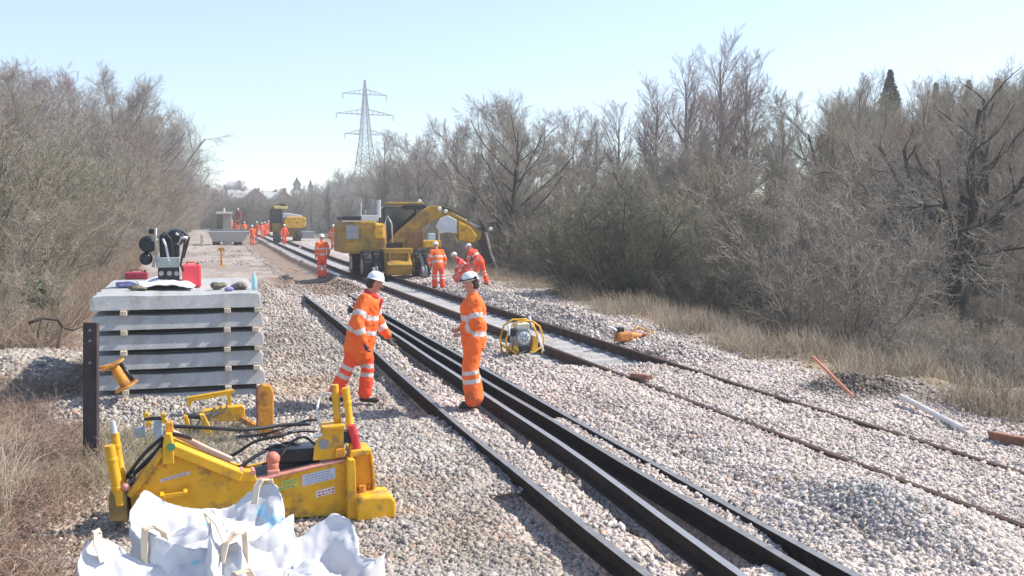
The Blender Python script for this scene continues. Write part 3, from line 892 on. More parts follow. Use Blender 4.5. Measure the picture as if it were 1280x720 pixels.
def xy_right(g, n):
    y = 8 * (60 / 8) ** g.random(n)
    dd = np.abs(g.normal(1.6, 1.5, n))
    edge = 9.3 + 0.06 * np.clip(y - 10, 0, 30) + 0.6 * vnoise(0 * y, y, 4, 14)
    x = edge + dd + bend(y)
    p = fbm(x, y, 1.4, 81)
    k = (p > -.10 + .25 * g.random(len(p))) & (np.exp(-((x - 9.35) / 0.8) ** 2 - ((y - 13.0) / 0.8) ** 2) < .3)
    return x[k], y[k], .55 + sst(-.2, .4, p[k]) * .9
blades('dry_grass', 60000, xy_right, (.12, .50), .28, .0035, [(.50, .42, .32), (.40, .33, .25), (.58, .51, .40), (.28, .22, .16), (.45, .34, .26)],
       'tall straw-coloured dry grass on the verge before the wood', 'dry grass', 5)
g = np.random.default_rng(31)
for q in range(17):
    px = 1075 + 13.5 * q; Y = 16 + (q * 7) % 11 + g.uniform(-.5, .5)
    x = at_px(px, Y)
    if x < 11.5 + .06 * (Y - 10): continue
    plant('bare_shrub', 'bush', 11 + q % 3, 4.0, x, Y, g.uniform(1.0, 1.7), BK_D, [TW_D, TW_T, TW_G][q % 3], TN[[TW_D, TW_T, TW_G][q % 3].name] + ' low bramble shrub before the wood, ' + where(x, Y), 'shrub', 'low shrubs below the big oak', wide=1.5)
def xy_floor(g, n):
    y = 12 * (55 / 12) ** g.random(n)
    x = 9.3 + 0.06 * np.clip(y - 10, 0, 30) + 2.2 + g.random(n) ** 1.3 * 12 + bend(y)
    return x, y, np.ones(n)
blades('undergrowth', 42000, xy_floor, (.15, .75), .8, .006, [(.17, .13, .09), (.24, .19, .13), (.11, .085, .06), (.30, .25, .18)],
       'dark dead brambles and litter covering the floor of the wood', 'undergrowth', 15, 4, .8)
def xy_left(g, n):
    y = 4.6 * (30 / 4.6) ** g.random(n)
    u = g.random(n)
    x = -1.0 - (u ** 1.2) * (0.45 + .22 * y) - .05 * np.clip(y - 12, 0, 10) + g.normal(0, .15, n)
    p = fbm(x, y, .9, 83)
    k = (p > -.25) & ~((np.abs(x + 2.75) < .9) & (np.abs(y - 18.6) < 1.8)) & ~((x > -1.7) & (y > 13.8) & (y < 19)) 
    k &= ~((x > -1.62) & (y < 7.2))
    return x[k], y[k], .6 + sst(-.2, .4, p[k]) * .7
blades('dead_bramble', 95000, xy_left, (.10, .40), .8, .003, [(.44, .33, .25), (.37, .26, .20), (.50, .41, .32), (.24, .16, .12), (.42, .27, .20)],
       'tangle of dry brown brambles and dead stalks behind the old steel post', 'undergrowth', 6, 4, .9)
def xy_tall(g, n):
    y = 6.5 * (16 / 6.5) ** g.random(n)
    x = -1.5 - g.random(n) * .22 * y
    p = fbm(x, y, .8, 87); k = p > -.1
    return x[k], y[k], .6 + sst(-.1, .4, p[k]) * .6
blades('tall_dry_grass', 10000, xy_tall, (.25, .62), .35, .0032, [(.56, .47, .35), (.48, .38, .28), (.62, .54, .42)],
       'pale tan upright dry grass among the brambles round the old steel post', 'dry grass', 16, 4, .5)
def xy_weeds(g, n):
    cx = np.array([-.55, -.2, .1, -.9, .2, -.5, -1.0]); cy = np.array([11.6, 12.2, 11.2, 12.6, 12.8, 10.6, 10.6])
    i = g.integers(len(cx), size=n)
    return cx[i] + g.normal(0, .25, n), cy[i] + g.normal(0, .4, n), np.ones(n)
blades('weeds', 3600, xy_weeds, (.12, .36), .5, .003, [(.40, .33, .22), (.27, .27, .14), (.47, .40, .28)],
       'sparse green and straw weeds growing through the yellow lifting gear', 'weeds', 7)
def xy_edge(g, n):
    y = 20 * (110 / 20) ** g.random(n)
    x = -2.6 - np.abs(g.normal(0, 1.2, n)) + bend(y)
    return x, y, np.ones(n)
blades('scrub_grass', 26000, xy_edge, (.2, .75), .5, .006, [(.40, .32, .24), (.34, .26, .20), (.30, .24, .17)],
       'dry grass and thorn stems along the edge of the dusty haul way', 'dry grass', 8)
# ------------------------------------------------------------------ people
ORG = mat("orange_hi_vis", (1.0, 0.17, 0.035), 0.75, var=0.12, scale=7, dirt=(.62, .13, .05), dirt_amt=.3, bump=0.35, bscale=14, spec=0.2)
ORGR = mat("red_orange_hi_vis", (1.0, 0.105, 0.045), 0.75, var=0.08, scale=7, bump=0.3, bscale=14, spec=0.2)
REFL = mat("silver_reflective_tape", (0.62, 0.56, 0.52), 0.4, var=0.1, scale=12)
SKIN = mat("skin", (0.50, 0.27, 0.19), 0.55, var=0.06, scale=20)
HAIR = mat("dark_hair", (0.05, 0.035, 0.025), 0.8)
GLOVE = mat("dark_glove", (0.06, 0.05, 0.05), 0.8)
BOOT = mat("black_boot", (0.03, 0.028, 0.026), 0.55)
HELM = mat("white_helmet", (0.83, 0.83, 0.82), 0.3, coat=0.3)
DARKC = mat("dark_clothes", (0.03, 0.035, 0.06), 0.85, var=0.1)
LINER = mat("red_liner", (0.65, 0.04, 0.05), 0.8)
EYEW = mat("eye_white", (0.7, 0.7, 0.68), 0.3)
EYED = mat("eye_dark", (0.03, 0.02, 0.015), 0.2)

def capsule(m, a, b, ra, rb, side=None, flat=1.0, n=12, cap=4):
    """closed tapered limb; flat squeezes it along the axis perpendicular to side"""
    a, b = Vector(a), Vector(b)
    t = (b - a)
    L_ = t.length
    t = t.normalized() if L_ > 1e-6 else Vector((0, 0, 1))
    s = Vector(side) if side is not None else (Vector((1, 0, 0)) if abs(t.x) < .9 else Vector((0, 1, 0)))
    s = (s - t * s.dot(t)).normalized(); w = t.cross(s)
    rings = []
    for k in range(cap):
        ph = math.pi / 2 * (1 - k / cap)
        rings.append((a - t * ra * math.sin(ph) * .9, max(ra * math.cos(ph), .0015)))
    for k in range(4):
        f = k / 3
        rings.append((a.lerp(b, f), ra + (rb - ra) * f))
    for k in range(1, cap + 1):
        ph = math.pi / 2 * k / cap
        rings.append((b + t * rb * math.sin(ph) * .9, max(rb * math.cos(ph), .0015)))
    vs, fs = [], []
    for p, r in rings:
        for i in range(n):
            th = 2 * math.pi * i / n
            vs.append(p + s * (r * math.cos(th)) + w * (r * flat * math.sin(th)))
    for j in range(len(rings) - 1):
        for i in range(n):
            fs.append((j * n + i, j * n + (i + 1) % n, (j + 1) * n + (i + 1) % n, (j + 1) * n + i))
    fs += [tuple(range(n - 1, -1, -1)), tuple(range((len(rings) - 1) * n, len(rings) * n))]
    m.add(vs, fs)

def fused(name, m, voxel, mats, parent, sm=3, paint=None, crumple=0.0, seed=0):
    """one continuous skin over all the pieces"""
    me = bpy.data.meshes.new('tmp'); me.from_pydata(m.v, [], m.f)
    o = bpy.data.objects.new('tmp', me); COL.objects.link(o)
    bm = bmesh.new(); bm.from_mesh(me); bmesh.ops.recalc_face_normals(bm, faces=bm.faces); bm.to_mesh(me); bm.free()
    md = o.modifiers.new('r', 'REMESH'); md.mode = 'VOXEL'; md.voxel_size = voxel
    if sm:
        s2 = o.modifiers.new('s', 'SMOOTH'); s2.factor = .6; s2.iterations = sm
    dg = bpy.context.evaluated_depsgraph_get()
    me2 = bpy.data.meshes.new_from_object(o.evaluated_get(dg))
    bpy.data.objects.remove(o); bpy.data.meshes.remove(me)
    me2.name = name
    if crumple:
        for v in me2.vertices:
            n_ = mnoise.noise(v.co * 9 + Vector((seed, 0, 0))) + .6 * mnoise.noise(v.co * 21 + Vector((0, seed, 0)))
            v.co += v.normal * n_ * crumple
    me2.polygons.foreach_set("use_smooth", [True] * len(me2.polygons))
    r = link(name, me2, parent, mats)
    if paint:
        for p in me2.polygons:
            p.material_index = paint(p.center)
    return r

def seg_t(p, a, b):
    d = b - a
    t = (p - a).dot(d) / d.length_squared
    q = a + d * max(0, min(1, t))
    return t, (p - q).length

def make_person(label, group, loc, face, pose=None, voxel=.03, scale=1.0, jacket=ORG, trousers=None, helmet=HELM, glove=False,
                detail=False, goggles=False, bands=True, cat='person', hat_col=None):
    """face: heading in degrees, 0 looks along +y (away from the camera), 180 looks back at it, -90 looks along +x"""
    P_ = dict(lean=0.0, legL=(0.0, 0.0), legR=(0.0, 0.0), kneeL=0, kneeR=0,
              armL=((-.30, .02, 1.12), (-.30, .16, .90)), armR=((.30, .02, 1.12), (.30, .16, .90)), headp=0.0, heady=0.0, crouch=0.0, bulk=1.0, jbulk=1.0, deep=1.0, hem=.88, legb=1.0)
    P_.update(pose or {})
    root = thing('person', label, cat, loc, R(face), group)
    root.scale = (scale,) * 3
    B = P_['bulk']
    lean = P_['lean']; cr = P_['crouch']
    hipz = .93 - cr
    pel = Vector((0, -0.05 * (cr > .1) - cr * .35, hipz))
    def up(x, y, z):                # a point of the upper body (z in upright standing terms), leaned forward about the hips
        v = Vector((x, y, z - .93))
        return pel + Matrix.Rotation(-lean, 3, 'X') @ v
    chest, neck = up(0, 0, 1.30), up(0, .0, 1.47)
    shL, shR = up(-.185, 0, 1.42), up(.185, 0, 1.42)
    arms = {}
    for k, sh in (('L', shL), ('R', shR)):
        e, w = P_['arm' + k]
        arms[k] = (sh, up(*e), up(*w))
    legs = {}
    for k, sx in (('L', -1), ('R', 1)):
        fx_, fy_ = P_['leg' + k]        # foot offset sideways and forwards
        hip = pel + Vector((sx * .095, 0, -.02))
        ank = Vector((sx * .10 + fx_, fy_, .09 + P_['knee' + k]))
        mid = (hip + ank) / 2
        Ls = (hip - ank).length
        bendy = math.sqrt(max(0.0, (.412 ** 2) - (Ls / 2) ** 2)) if Ls < .824 else .01
        knee = mid + Vector((sx * .02, bendy + .01, 0))
        legs[k] = (hip, knee, ank)
    ax = up(1, 0, .93) - pel
    # --- head
    hd = up(0, .035, 1.645)
    Mh = Matrix.Rotation(R(P_['heady']), 3, 'Z') @ Matrix.Rotation(-lean * .6 - P_['headp'], 3, 'X')
    def hp(x, y, z): return hd + Mh @ Vector((x, y, z))
    b = MB()
    capsule(b, hp(0, -.012, .035), hp(0, .0, .0), .082, .08, side=Mh @ Vector((1, 0, 0)), flat=1.18)
    capsule(b, hp(0, .022, -.03), hp(0, .035, -.075), .066, .045, side=Mh @ Vector((1, 0, 0)), flat=1.05)
    capsule(b, hp(0, -.02, -.06), neck - (neck - pel).normalized() * .04, .056, .062)
    capsule(b, hp(0, .098, .0), hp(0, .112, -.022), .011, .016, n=8)          # nose
    for s in (-1, 1):
        capsule(b, hp(s * .082, -.005, .012), hp(s * .082, -.008, -.025), .016, .011, n=8)  # ears
    capsule(b, hp(-.035, .083, .028), hp(.035, .083, .028), .012, .012, n=8)     # brow
    # body under the clothes
    capsule(b, pel + Vector((0, 0, .02)), chest, .125, .14, side=ax, flat=.75)
    capsule(b, chest, up(0, 0, 1.42), .14, .09, side=ax, flat=.7)
    capsule(b, shL, shR, .055, .055)
    hands = {'L': MB(), 'R': MB()}
    for k in 'LR':
        s, e, w = arms[k]
        capsule(b, s, e, .055, .043); capsule(b, e, w, .043, .029)
        d = (w - e).normalized()
        inw = (Vector((0, 0, 0)) + (up(0, .12, .93) - up(0, 0, .93)) * 4 + (chest - w) * .4)
        inw = (inw - d * inw.dot(d)).normalized()                       # where the palm faces
        sd = d.cross(inw) * (1 if k == 'L' else -1)
        for tgt, g_ in ((b, 0.0),) + (((hands[k], .004),) if glove else ()):
            capsule(tgt, w + d * .01, w + d * .085, .028 + g_, .036 + g_, side=sd, flat=.5)
            for q, (off, ln) in enumerate(((-.030, .062), (-.010, .072), (.011, .068), (.030, .052))):
                p0 = w + d * .095 + sd * off
                p1 = p0 + (d * .8 + inw * .35).normalized() * ln * .55
                p2 = p1 + (d * .45 + inw * .9).normalized() * ln * .5
                capsule(tgt, p0 - d * .02, p1, .0095 + g_ * .6, .009 + g_ * .6, n=8, cap=2); capsule(tgt, p1, p2, .009 + g_ * .6, .008 + g_ * .6, n=8, cap=2)
            th0 = w + d * .035 - sd * .030
            th1 = th0 + (d * .7 - sd * .65 + inw * .3).normalized() * .045
            capsule(tgt, th0, th1, .013 + g_, .011 + g_, n=8, cap=2); capsule(tgt, th1, th1 + (d * .9 + inw * .45).normalized() * .032, .011 + g_, .009 + g_, n=8, cap=2)
    for k in 'LR':
        h_, kn, an = legs[k]
        capsule(b, h_, kn, .08, .055); capsule(b, kn, an, .052, .036)
        capsule(b, an, an + Vector((0, .10, -.05)), .035, .03)
    bv = voxel if not detail else .0078
    body = fused('body', b, bv, [SKIN], root, 1 if detail else 0)
    if glove:
        fused('glove', hands['L'], bv, [GLOVE], root, 0); fused('glove', hands['R'], bv, [GLOVE], root, 0)
    # --- trousers
    tm = MB()
    capsule(tm, pel + Vector((0, 0, .06)), pel + Vector((0, 0, -.05)), .150 * B, .155 * B, side=ax, flat=.80)
    for k in 'LR':
        h_, kn, an = legs[k]
        capsule(tm, h_, kn, .108 * B, .088 * B * P_['legb']); capsule(tm, kn, kn.lerp(an, .9), .088 * B * P_['legb'], .094 * B * P_['legb'])
    def paint_t(c):
        if not bands: return 0
        best = min(((seg_t(c, legs[k][1], legs[k][2])) for k in 'LR'), key=lambda q: q[1])
        if c.z > legs['L'][1].z + .1 and c.z > legs['R'][1].z + .1: return 0
        t = best[0]
        return 1 if (-.06 < t < .07 or .22 < t < .36) else 0
    fused('trousers', tm, voxel, [trousers or ORGR, REFL], root, 3 if detail else 1, paint_t, .012 if detail else 0, 3)
    # --- jacket
    jm = MB()
    capsule(jm, up(0, .0, P_['hem']), up(0, .0, 1.12), .175 * B * P_['jbulk'], .182 * B * P_['jbulk'] ** .6, side=ax, flat=.78 * P_['deep'])
    capsule(jm, up(0, .0, 1.12), up(0, .0, 1.32), .182 * B, .188 * B, side=ax, flat=.74 * P_['deep'])
    capsule(jm, up(-.12, 0, 1.40), up(.12, 0, 1.40), .085 * B, .085 * B)
    capsule(jm, up(0, -.01, 1.42), up(0, .0, 1.50), .095, .072)
    for k in 'LR':
        s, e, w = arms[k]
        capsule(jm, s, e, .088 * B, .074 * B); capsule(jm, e, e.lerp(w, .93), .076 * B, .058 * B)
    def paint_j(c):
        if not bands: return 0
        best = None
        for k in 'LR':
            s, e, w = arms[k]
            for (a_, b_, bnd) in ((s, e, ((.55, .78),)), (e, w, ((.35, .62),))):
                t, d_ = seg_t(c, a_, b_)
                if best is None or d_ < best[0]: best = (d_, t, bnd)
        tt, dt = seg_t(c, up(0, 0, .83), up(0, 0, 1.40))
        lc = Matrix.Rotation(lean, 3, 'X') @ (c - pel)
        if best[0] < .095 * B and abs(lc.x) > .125:
            return 1 if any(a_ < best[1] < b_ for a_, b_ in best[2]) else 0
        z = lc.z + .93
        if 1.17 < z < 1.235 or .965 < z < 1.03: return 1
        return 0
    j = fused('jacket', jm, voxel, [jacket, REFL], root, 3 if detail else 1, paint_j, .018 if detail else .006, 8)
    if detail and glove:
        cl = MB()
        cl.tube([up(.075 * math.sin(a_), .02 + .085 * math.cos(a_), 1.50 - .03 * math.cos(a_)) for a_ in np.linspace(-3.0, 3.0, 18)], .026, 8)
        cl.build('collar', LINER, root, smooth=True)
        MB().box(up(0, .165, 1.36), (.07, .03, .22), Matrix.Rotation(-lean - .12, 3, 'X')).build('open_front', LINER, root, bevel=.01)
    # --- helmet
    hm = MB()
    ax_h = Mh @ Vector((0, -.05, 1)).normalized()
    prof = [(.126, -.004), (.128, .0), (.116, .006), (.113, .03), (.104, .06), (.083, .088), (.052, .106), (.02, .113)]
    hm.lathe(hp(0, -.005, .055), ax_h, prof, 20)
    fw_ = Mh @ Vector((0, 1, 0)); sd_ = Mh @ Vector((1, 0, 0))
    o_ = hp(0, .105, .052)
    hm.add([o_ - sd_ * .075 - fw_ * .02, o_ + sd_ * .075 - fw_ * .02, o_ + sd_ * .05 + fw_ * .045 - ax_h * .012, o_ - sd_ * .05 + fw_ * .045 - ax_h * .012,
            o_ - sd_ * .075 - fw_ * .02 + ax_h * .012, o_ + sd_ * .075 - fw_ * .02 + ax_h * .012, o_ + sd_ * .05 + fw_ * .045 - ax_h * .004, o_ - sd_ * .05 + fw_ * .045 - ax_h * .004],
           [(0, 1, 2, 3), (7, 6, 5, 4), (0, 4, 5, 1), (1, 5, 6, 2), (2, 6, 7, 3), (3, 7, 4, 0)])
    hm.bar(hp(0, -.10, .12), hp(0, .07, .155), .02, .012)
    hm.build('helmet', helmet, root, smooth=True)
    if goggles:
        gm_ = MB()
        pts = [hp(.119 * math.sin(a_), .119 * math.cos(a_) - .004, .072) for a_ in np.linspace(-2.6, 2.6, 24)]
        gm_.tube(pts, .009, 6)
        gg = gm_.build('goggle_strap', BLK, root, smooth=True)
        g2 = MB()
        for s in (-1, 1):
            g2.ball(hp(s * .038, .122, .078), .032, 12, 8, sc=(1, .5, .75))
            g2.ball(hp(s * .10, -.075, .07), .028, 10, 6, sc=(.6, 1, 1))
        g2.build('goggle_lenses', GLASS, root, smooth=True)
    # --- boots
    for k in 'LR':
        an = legs[k][2]
        bo = MB()
        capsule(bo, an + Vector((0, 0, .05)), an + Vector((0, -.01, -.045)), .05, .045, n=10)
        capsule(bo, an + Vector((0, -.03, -.05)), an + Vector((0, .16, -.055)), .046, .042, side=(1, 0, 0), flat=.8, n=10)
        bo.build('boot', BOOT, root, smooth=True)
    if detail:
        for s in (-1, 1):
            ey = MB().ball(hp(s * .032, .079, .008), .013, 10, 8).build('eye', EYEW, root, smooth=True)
            MB().ball(hp(s * .032, .0895, .008), .0062, 8, 6).build('iris', EYED, ey, smooth=True)
        MB().ball(hp(0, .083, -.052), .02, 10, 6, sc=(1.1, .35, .28)).build('mouth', mat("lips", (.36, .14, .11), .5), root, smooth=True)
        hr_ = MB()
        capsule(hr_, hp(0, -.03, .02), hp(0, -.045, -.03), .086, .07, side=Mh @ Vector((1, 0, 0)), flat=1.0)
        hr_.build('hair', HAIR, root, smooth=True)
    return root

# --- the two men beside the first line
# first: walking across with a forward lean, quilted coat hanging open
def facing(px, py, z=0): return None
x, y = G(448, 510, 0.0)
make_person('worker in orange coat stepping over the stones with a forward lean, gloves hanging down', None,
            (x + .05, y, .06), -112,
            dict(lean=.22, legL=(.02, .02), legR=(-.02, -.36), kneeL=.0, kneeR=.03, armL=((-.33, .10, 1.15), (-.34, .30, .93)), armR=((.34, -.02, 1.14), (.34, .12, .90)), headp=.18, heady=18, legb=.92, bulk=1.12, jbulk=1.17, hem=.72, deep=1.12),
            .014, 1.0, ORG, ORGR, HELM, glove=True, detail=True)
x, y = G(592, 513, 0.0)
make_person('worker in orange standing upright on the first line with arms folded in front, seen side-on', None,
            (x, y, .04), 78,
            dict(lean=.0, legL=(.01, .0), legR=(-.01, -.03), armL=((-.27, -.04, 1.15), (-.12, .14, 1.02)), armR=((.26, -.05, 1.13), (.10, .15, 1.05)), headp=.22, bulk=1.08, deep=1.15, legb=1.2),
            .014, 1.0, ORG, ORG, HELM, detail=True, goggles=True)
DOWN = dict()
def worker(px, py, label, face, pose=None, vox=.028, z=None, **kw):
    x, y = G(px, py, z if z is not None else 0.0)
    zz = float(ground_z(x, y)) if z is None else z
    return make_person(label, kw.pop('group', None), (x, y, zz), face, pose, vox, **kw)
worker(403, 348, 'worker in orange standing with his back turned in the ballast before the excavator', 15, dict(armL=((-.26, .0, 1.12), (-.22, .10, .92))), .022, z=.0)
worker(417, 311, 'worker in deep red orange beyond the lone standing man, beside the excavator tail', 150, None, .03, z=.05, jacket=ORGR)
worker(548, 361, 'stooping worker in orange seen from behind under the excavator arm', 8, dict(lean=.32, legL=(-.03, .05), legR=(.04, -.08), armL=((-.33, .05, 1.14), (-.25, .2, .95)), bulk=1.1), .022, scale=.93)
worker(600, 357, 'worker in red orange bending towards the excavator bucket', 40, dict(lean=.75, legL=(-.05, .15), legR=(.05, -.22), armL=((-.24, .25, 1.22), (-.15, .45, 1.10)), armR=((.24, .25, 1.22), (.15, .45, 1.10))), .022, jacket=ORGR, scale=.95)
worker(578, 356, 'crouching worker in pinkish red beside the one bending by the bucket', 70, dict(lean=.7, crouch=.42, legL=(-.05, .1), legR=(.05, -.15), armL=((-.24, .25, 1.22), (-.15, .45, 1.05)), armR=((.24, .25, 1.22), (.15, .45, 1.05))), .022, jacket=mat("faded_red_hi_vis", (.80, .09, .09), .75))
FARP = [(290.5, 291, 'tiny far worker in orange half hidden beside the grey skip of the dumper', ORG, 90, 1),
        (297.5, 291, 'tiny far worker in pale helmet between the dumper and the orange group', ORG, 170, 1),
        (306, 295, 'far worker in orange at the dumper end of the group', ORG, 20, 1),
        (315.5, 304, 'tallest and closest far worker of the orange group on the first line', ORG, 10, 1),
        (327.5, 297, 'far worker in pinkish orange in the middle of the group', mat("pink_hi_vis", (.92, .16, .09), .7), 200, 1),
        (321.5, 297, 'far worker in orange stooping slightly behind the tallest one of the group', ORG, 120, 1),
        (331.5, 295, 'far worker in orange close behind the pinkish orange one', ORGR, 350, 1),
        (336, 292.5, 'farthest worker of the orange group, just before the yellow excavator', ORG, 30, 1),
        (345.5, 301, 'far worker in dark blue clothes without orange beside the distant excavator', DARKC, 60, 1),
        (355.5, 304, 'far worker in red jacket standing under the distant excavator', ORGR, 190, 1)]
for px, py, lab, jk, fc, _ in FARP:
    worker(px, py, lab, fc, None, .04, jacket=jk, trousers=(DARKC if jk is DARKC else jk), bands=False, group='far workers on the line')
# one stands up on the dumper step
x, y = G(298, 291, 0)
make_person('tiny worker in dark red standing raised behind the dumper cab', 'far workers on the line', (float(V(298, 280, 118)[0]), 118, 1.45), 160, None, .04, jacket=DRED, trousers=DRED, bands=False)
# ------------------------------------------------------------------ big wheeled excavator on the second line
def tyre(parent, c, axis, r=.55, w=.36, rimcol=GREY, col=BLK):
    ty = MB()
    prof = [(r * .55, -w / 2), (r * .9, -w / 2), (r * .985, -w * .38), (r, -w * .2), (r, w * .2), (r * .985, w * .38), (r * .9, w / 2), (r * .55, w / 2)]
    ty.lathe(c, axis, prof, 28)
    q = Vector(axis).to_track_quat('Z', 'Y').to_matrix()
    for i in range(22):
        a = 2 * math.pi * i / 22
        p = Vector(c) + q @ Vector((math.cos(a) * r, math.sin(a) * r, (.07 if i % 2 else -.07)))
        M_ = q @ Matrix.Rotation(a, 3, 'Z')
        ty.box(p, (.05, .07, w * .72), M_)
    wh = ty.build('wheel', col, parent, smooth=False)
    smooth_by_angle(wh, 40)
    rm = MB().lathe(c, axis, [(r * .15, -w * .52), (r * .5, -w * .52), (r * .56, -w * .40), (r * .56, w * .40), (r * .5, w * .52), (r * .15, w * .52)], 20)
    rm.build('rim', rimcol, wh, smooth=False)
    return wh

YE = 43.5
EX0, _ = V(484, 345, YE)
EZ = float(ground_z(EX0, YE)) + .05
def e(px, py, Yp=YE):
    x, z = V(px, py, Yp)
    return (x - EX0, z - EZ)
ex = thing('excavator', 'big yellow road-rail excavator reaching its arm over the second line', 'excavator', (EX0, YE, EZ))
def poly(pts, y0, y1, name, m, parent=ex, bevel=.03, Yp=YE):
    return MB().prism([e(px, py, Yp) for px, py in pts], y0, y1).build(name, m, parent, bevel=bevel)
# undercarriage seen end on
ch = MB()
a0, a1 = e(470, 341), e(501, 306)
ch.box(((a0[0] + a1[0]) / 2, 0, (a0[1] + a1[1]) / 2), (a1[0] - a0[0], 4.3, (a1[1] - a0[1]) * .80))
ch.box(((a0[0] + a1[0]) / 2, -2.25, a0[1] + .35), (a1[0] - a0[0] - .05, .5, .5), Matrix.Rotation(.5, 3, 'X'))
ch.box(((a0[0] + a1[0]) / 2, -2.2, a1[1] - .18), (a1[0] - a0[0] + .08, .25, .22))
ch.box(((a0[0] + a1[0]) / 2, -2.24, a1[1] - .62), (a1[0] - a0[0] - .1, .22, .12))
for s in (-1, 1): ch.box(((a0[0] + a1[0]) / 2 + s * .38, -2.28, a0[1] + .55), (.07, .2, .7))
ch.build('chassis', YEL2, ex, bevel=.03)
MB().cyl((.05, 0, a1[1] - .15), (.05, 0, a1[1] + .12), .75, n=24).build('turntable', BLKM, ex)
zc = .56
for yy in (-1.5, 1.5):
    for px, cc, rc in ((450.5, BLK, GREY), (463, BLK, GREY), (512, BLK, PALE), (521.5, BLK, GREY)):
        tyre(ex, (e(px, 330)[0], yy, zc), (1, 0, 0), .60, .34 if px < 500 else .28, rc, cc)
    MB().bar((e(450, 330)[0], yy, zc), (e(523, 330)[0], yy, zc), .16).build('axle', BLKM, ex)
for px in (456, 514):
    for yy in (-2.55, 2.55):
        rw = MB().lathe((e(px, 345)[0], yy, .32), (1, 0, 0), [(.10, -.1), (.24, -.1), (.24, .04), (.29, .05), (.29, .09), (.1, .1)], 20).build('rail_wheel', GREY, ex)
        MB().bar((e(px, 345)[0], yy, .32), (e(px, 345)[0] * .9 + .05, yy * .84, .85), .14, .2).build('rail_wheel_arm', BLKM, ex)
# house with the engine
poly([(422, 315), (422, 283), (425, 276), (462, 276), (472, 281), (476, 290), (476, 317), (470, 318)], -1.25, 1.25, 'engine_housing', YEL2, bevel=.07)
gr = MB(); p0, p1 = e(427, 298), e(442, 281)
gr.box(((p0[0] + p1[0]) / 2, -1.262, (p0[1] + p1[1]) / 2), (p1[0] - p0[0], .03, p1[1] - p0[1]))
gr.build('cooling_grille', GREY, ex)
for pts in (((426, 313), (455, 303)), ((445, 300), (459, 283))):
    q0, q1 = e(*pts[0]), e(*pts[1])
    MB().box(((q0[0] + q1[0]) / 2, -1.262, (q0[1] + q1[1]) / 2), (q1[0] - q0[0], .025, q1[1] - q0[1])).build('side_door', YEL2, ex, bevel=.01)
q0, q1 = e(461, 298), e(474, 279)
MB().box(((q0[0] + q1[0]) / 2, -1.20, (q0[1] + q1[1]) / 2), (q1[0] - q0[0], .30, q1[1] - q0[1])).build('sunlit_corner_panel', YEL, ex, bevel=.08)  # panel in brighter yellow: sun highlight on the tail corner put into colour
bk = MB()
q0, q1 = e(425, 276), e(447, 270)
bk.box(((q0[0] + q1[0]) / 2, .1, (q0[1] + q1[1]) / 2), (q1[0] - q0[0], 1.9, q1[1] - q0[1]))
bk.build('engine_cover', BLKM, ex, bevel=.05)
sl_ = MB(); q0, q1 = e(422.5, 277.2), e(446, 275.2)
sl_.box(((q0[0] + q1[0]) / 2, -1.2, (q0[1] + q1[1]) / 2), (q1[0] - q0[0], .12, q1[1] - q0[1])); sl_.build('top_rail', WOOD, ex)
q0, q1 = e(447, 276), e(468, 269)
MB().box(((q0[0] + q1[0]) / 2, -.6, (q0[1] + q1[1]) / 2), (q1[0] - q0[0], .8, q1[1] - q0[1])).build('battery_box', PALE, ex, bevel=.02)
for px, tp, rr in ((449, 253, .025), (462.5, 251, .05), (471, 250, .09), (455, 262, .02)):
    x_, z0_ = e(px, 272); _, z1_ = e(px, tp)
    MB().cyl((x_, -.5, z0_), (x_, -.5, z1_), rr, n=10).build('exhaust_stack' if rr > .04 else 'hand_rail', PALE if rr != .05 else GREY, ex, smooth=False)
x_, z_ = e(480, 282); 
mr_ = MB(); mr_.tube([(x_ - .1, -1.1, z_ - .75), (x_ - .15, -1.1, z_ + .1), (x_ - .05, -1.1, z_ + .42), (x_ + .12, -1.1, z_ + .1), (x_ + .16, -1.1, z_ - .7)], .03, 6)
mr_.build('grab_rail', PALE, ex, smooth=True)
# cab, standing beyond the boom
cb = MB(); q0, q1 = e(481, 312), e(521, 259)
cx_, cz_ = (q0[0] + q1[0]) / 2, (q0[1] + q1[1]) / 2
cw_, chh = q1[0] - q0[0], q1[1] - q0[1]
cb.box((cx_, .75, cz_), (cw_, 1.05, chh))
cb.build('cab_glazing', GLASS, ex, bevel=.05)
fr = MB()
for sx in (-1, 1):
    for yy in (.22, 1.28):
        fr.bar((cx_ + sx * cw_ * .49, yy, cz_ - chh / 2), (cx_ + sx * cw_ * .49, yy, cz_ + chh / 2), .07)
for yy in (.22, 1.28):
    fr.box((cx_, yy, cz_ - chh * .36), (cw_, .05, chh * .28))
fr.build('cab_frame', BLKM, ex)
q0, q1 = e(486, 256.5), e(531, 252.5)
rf = MB().box(((q0[0] + q1[0]) / 2, .75, (q0[1] + q1[1]) / 2), (q1[0] - q0[0], 1.15, q1[1] - q0[1])).build('cab_roof', YEL2, ex, bevel=.04)
q0, q1 = e(507, 262), e(533, 256)
MB().box(((q0[0] + q1[0]) / 2, .4, (q0[1] + q1[1]) / 2), (q1[0] - q0[0], .8, q1[1] - q0[1])).build('sun_visor', BLKM, ex, bevel=.03)
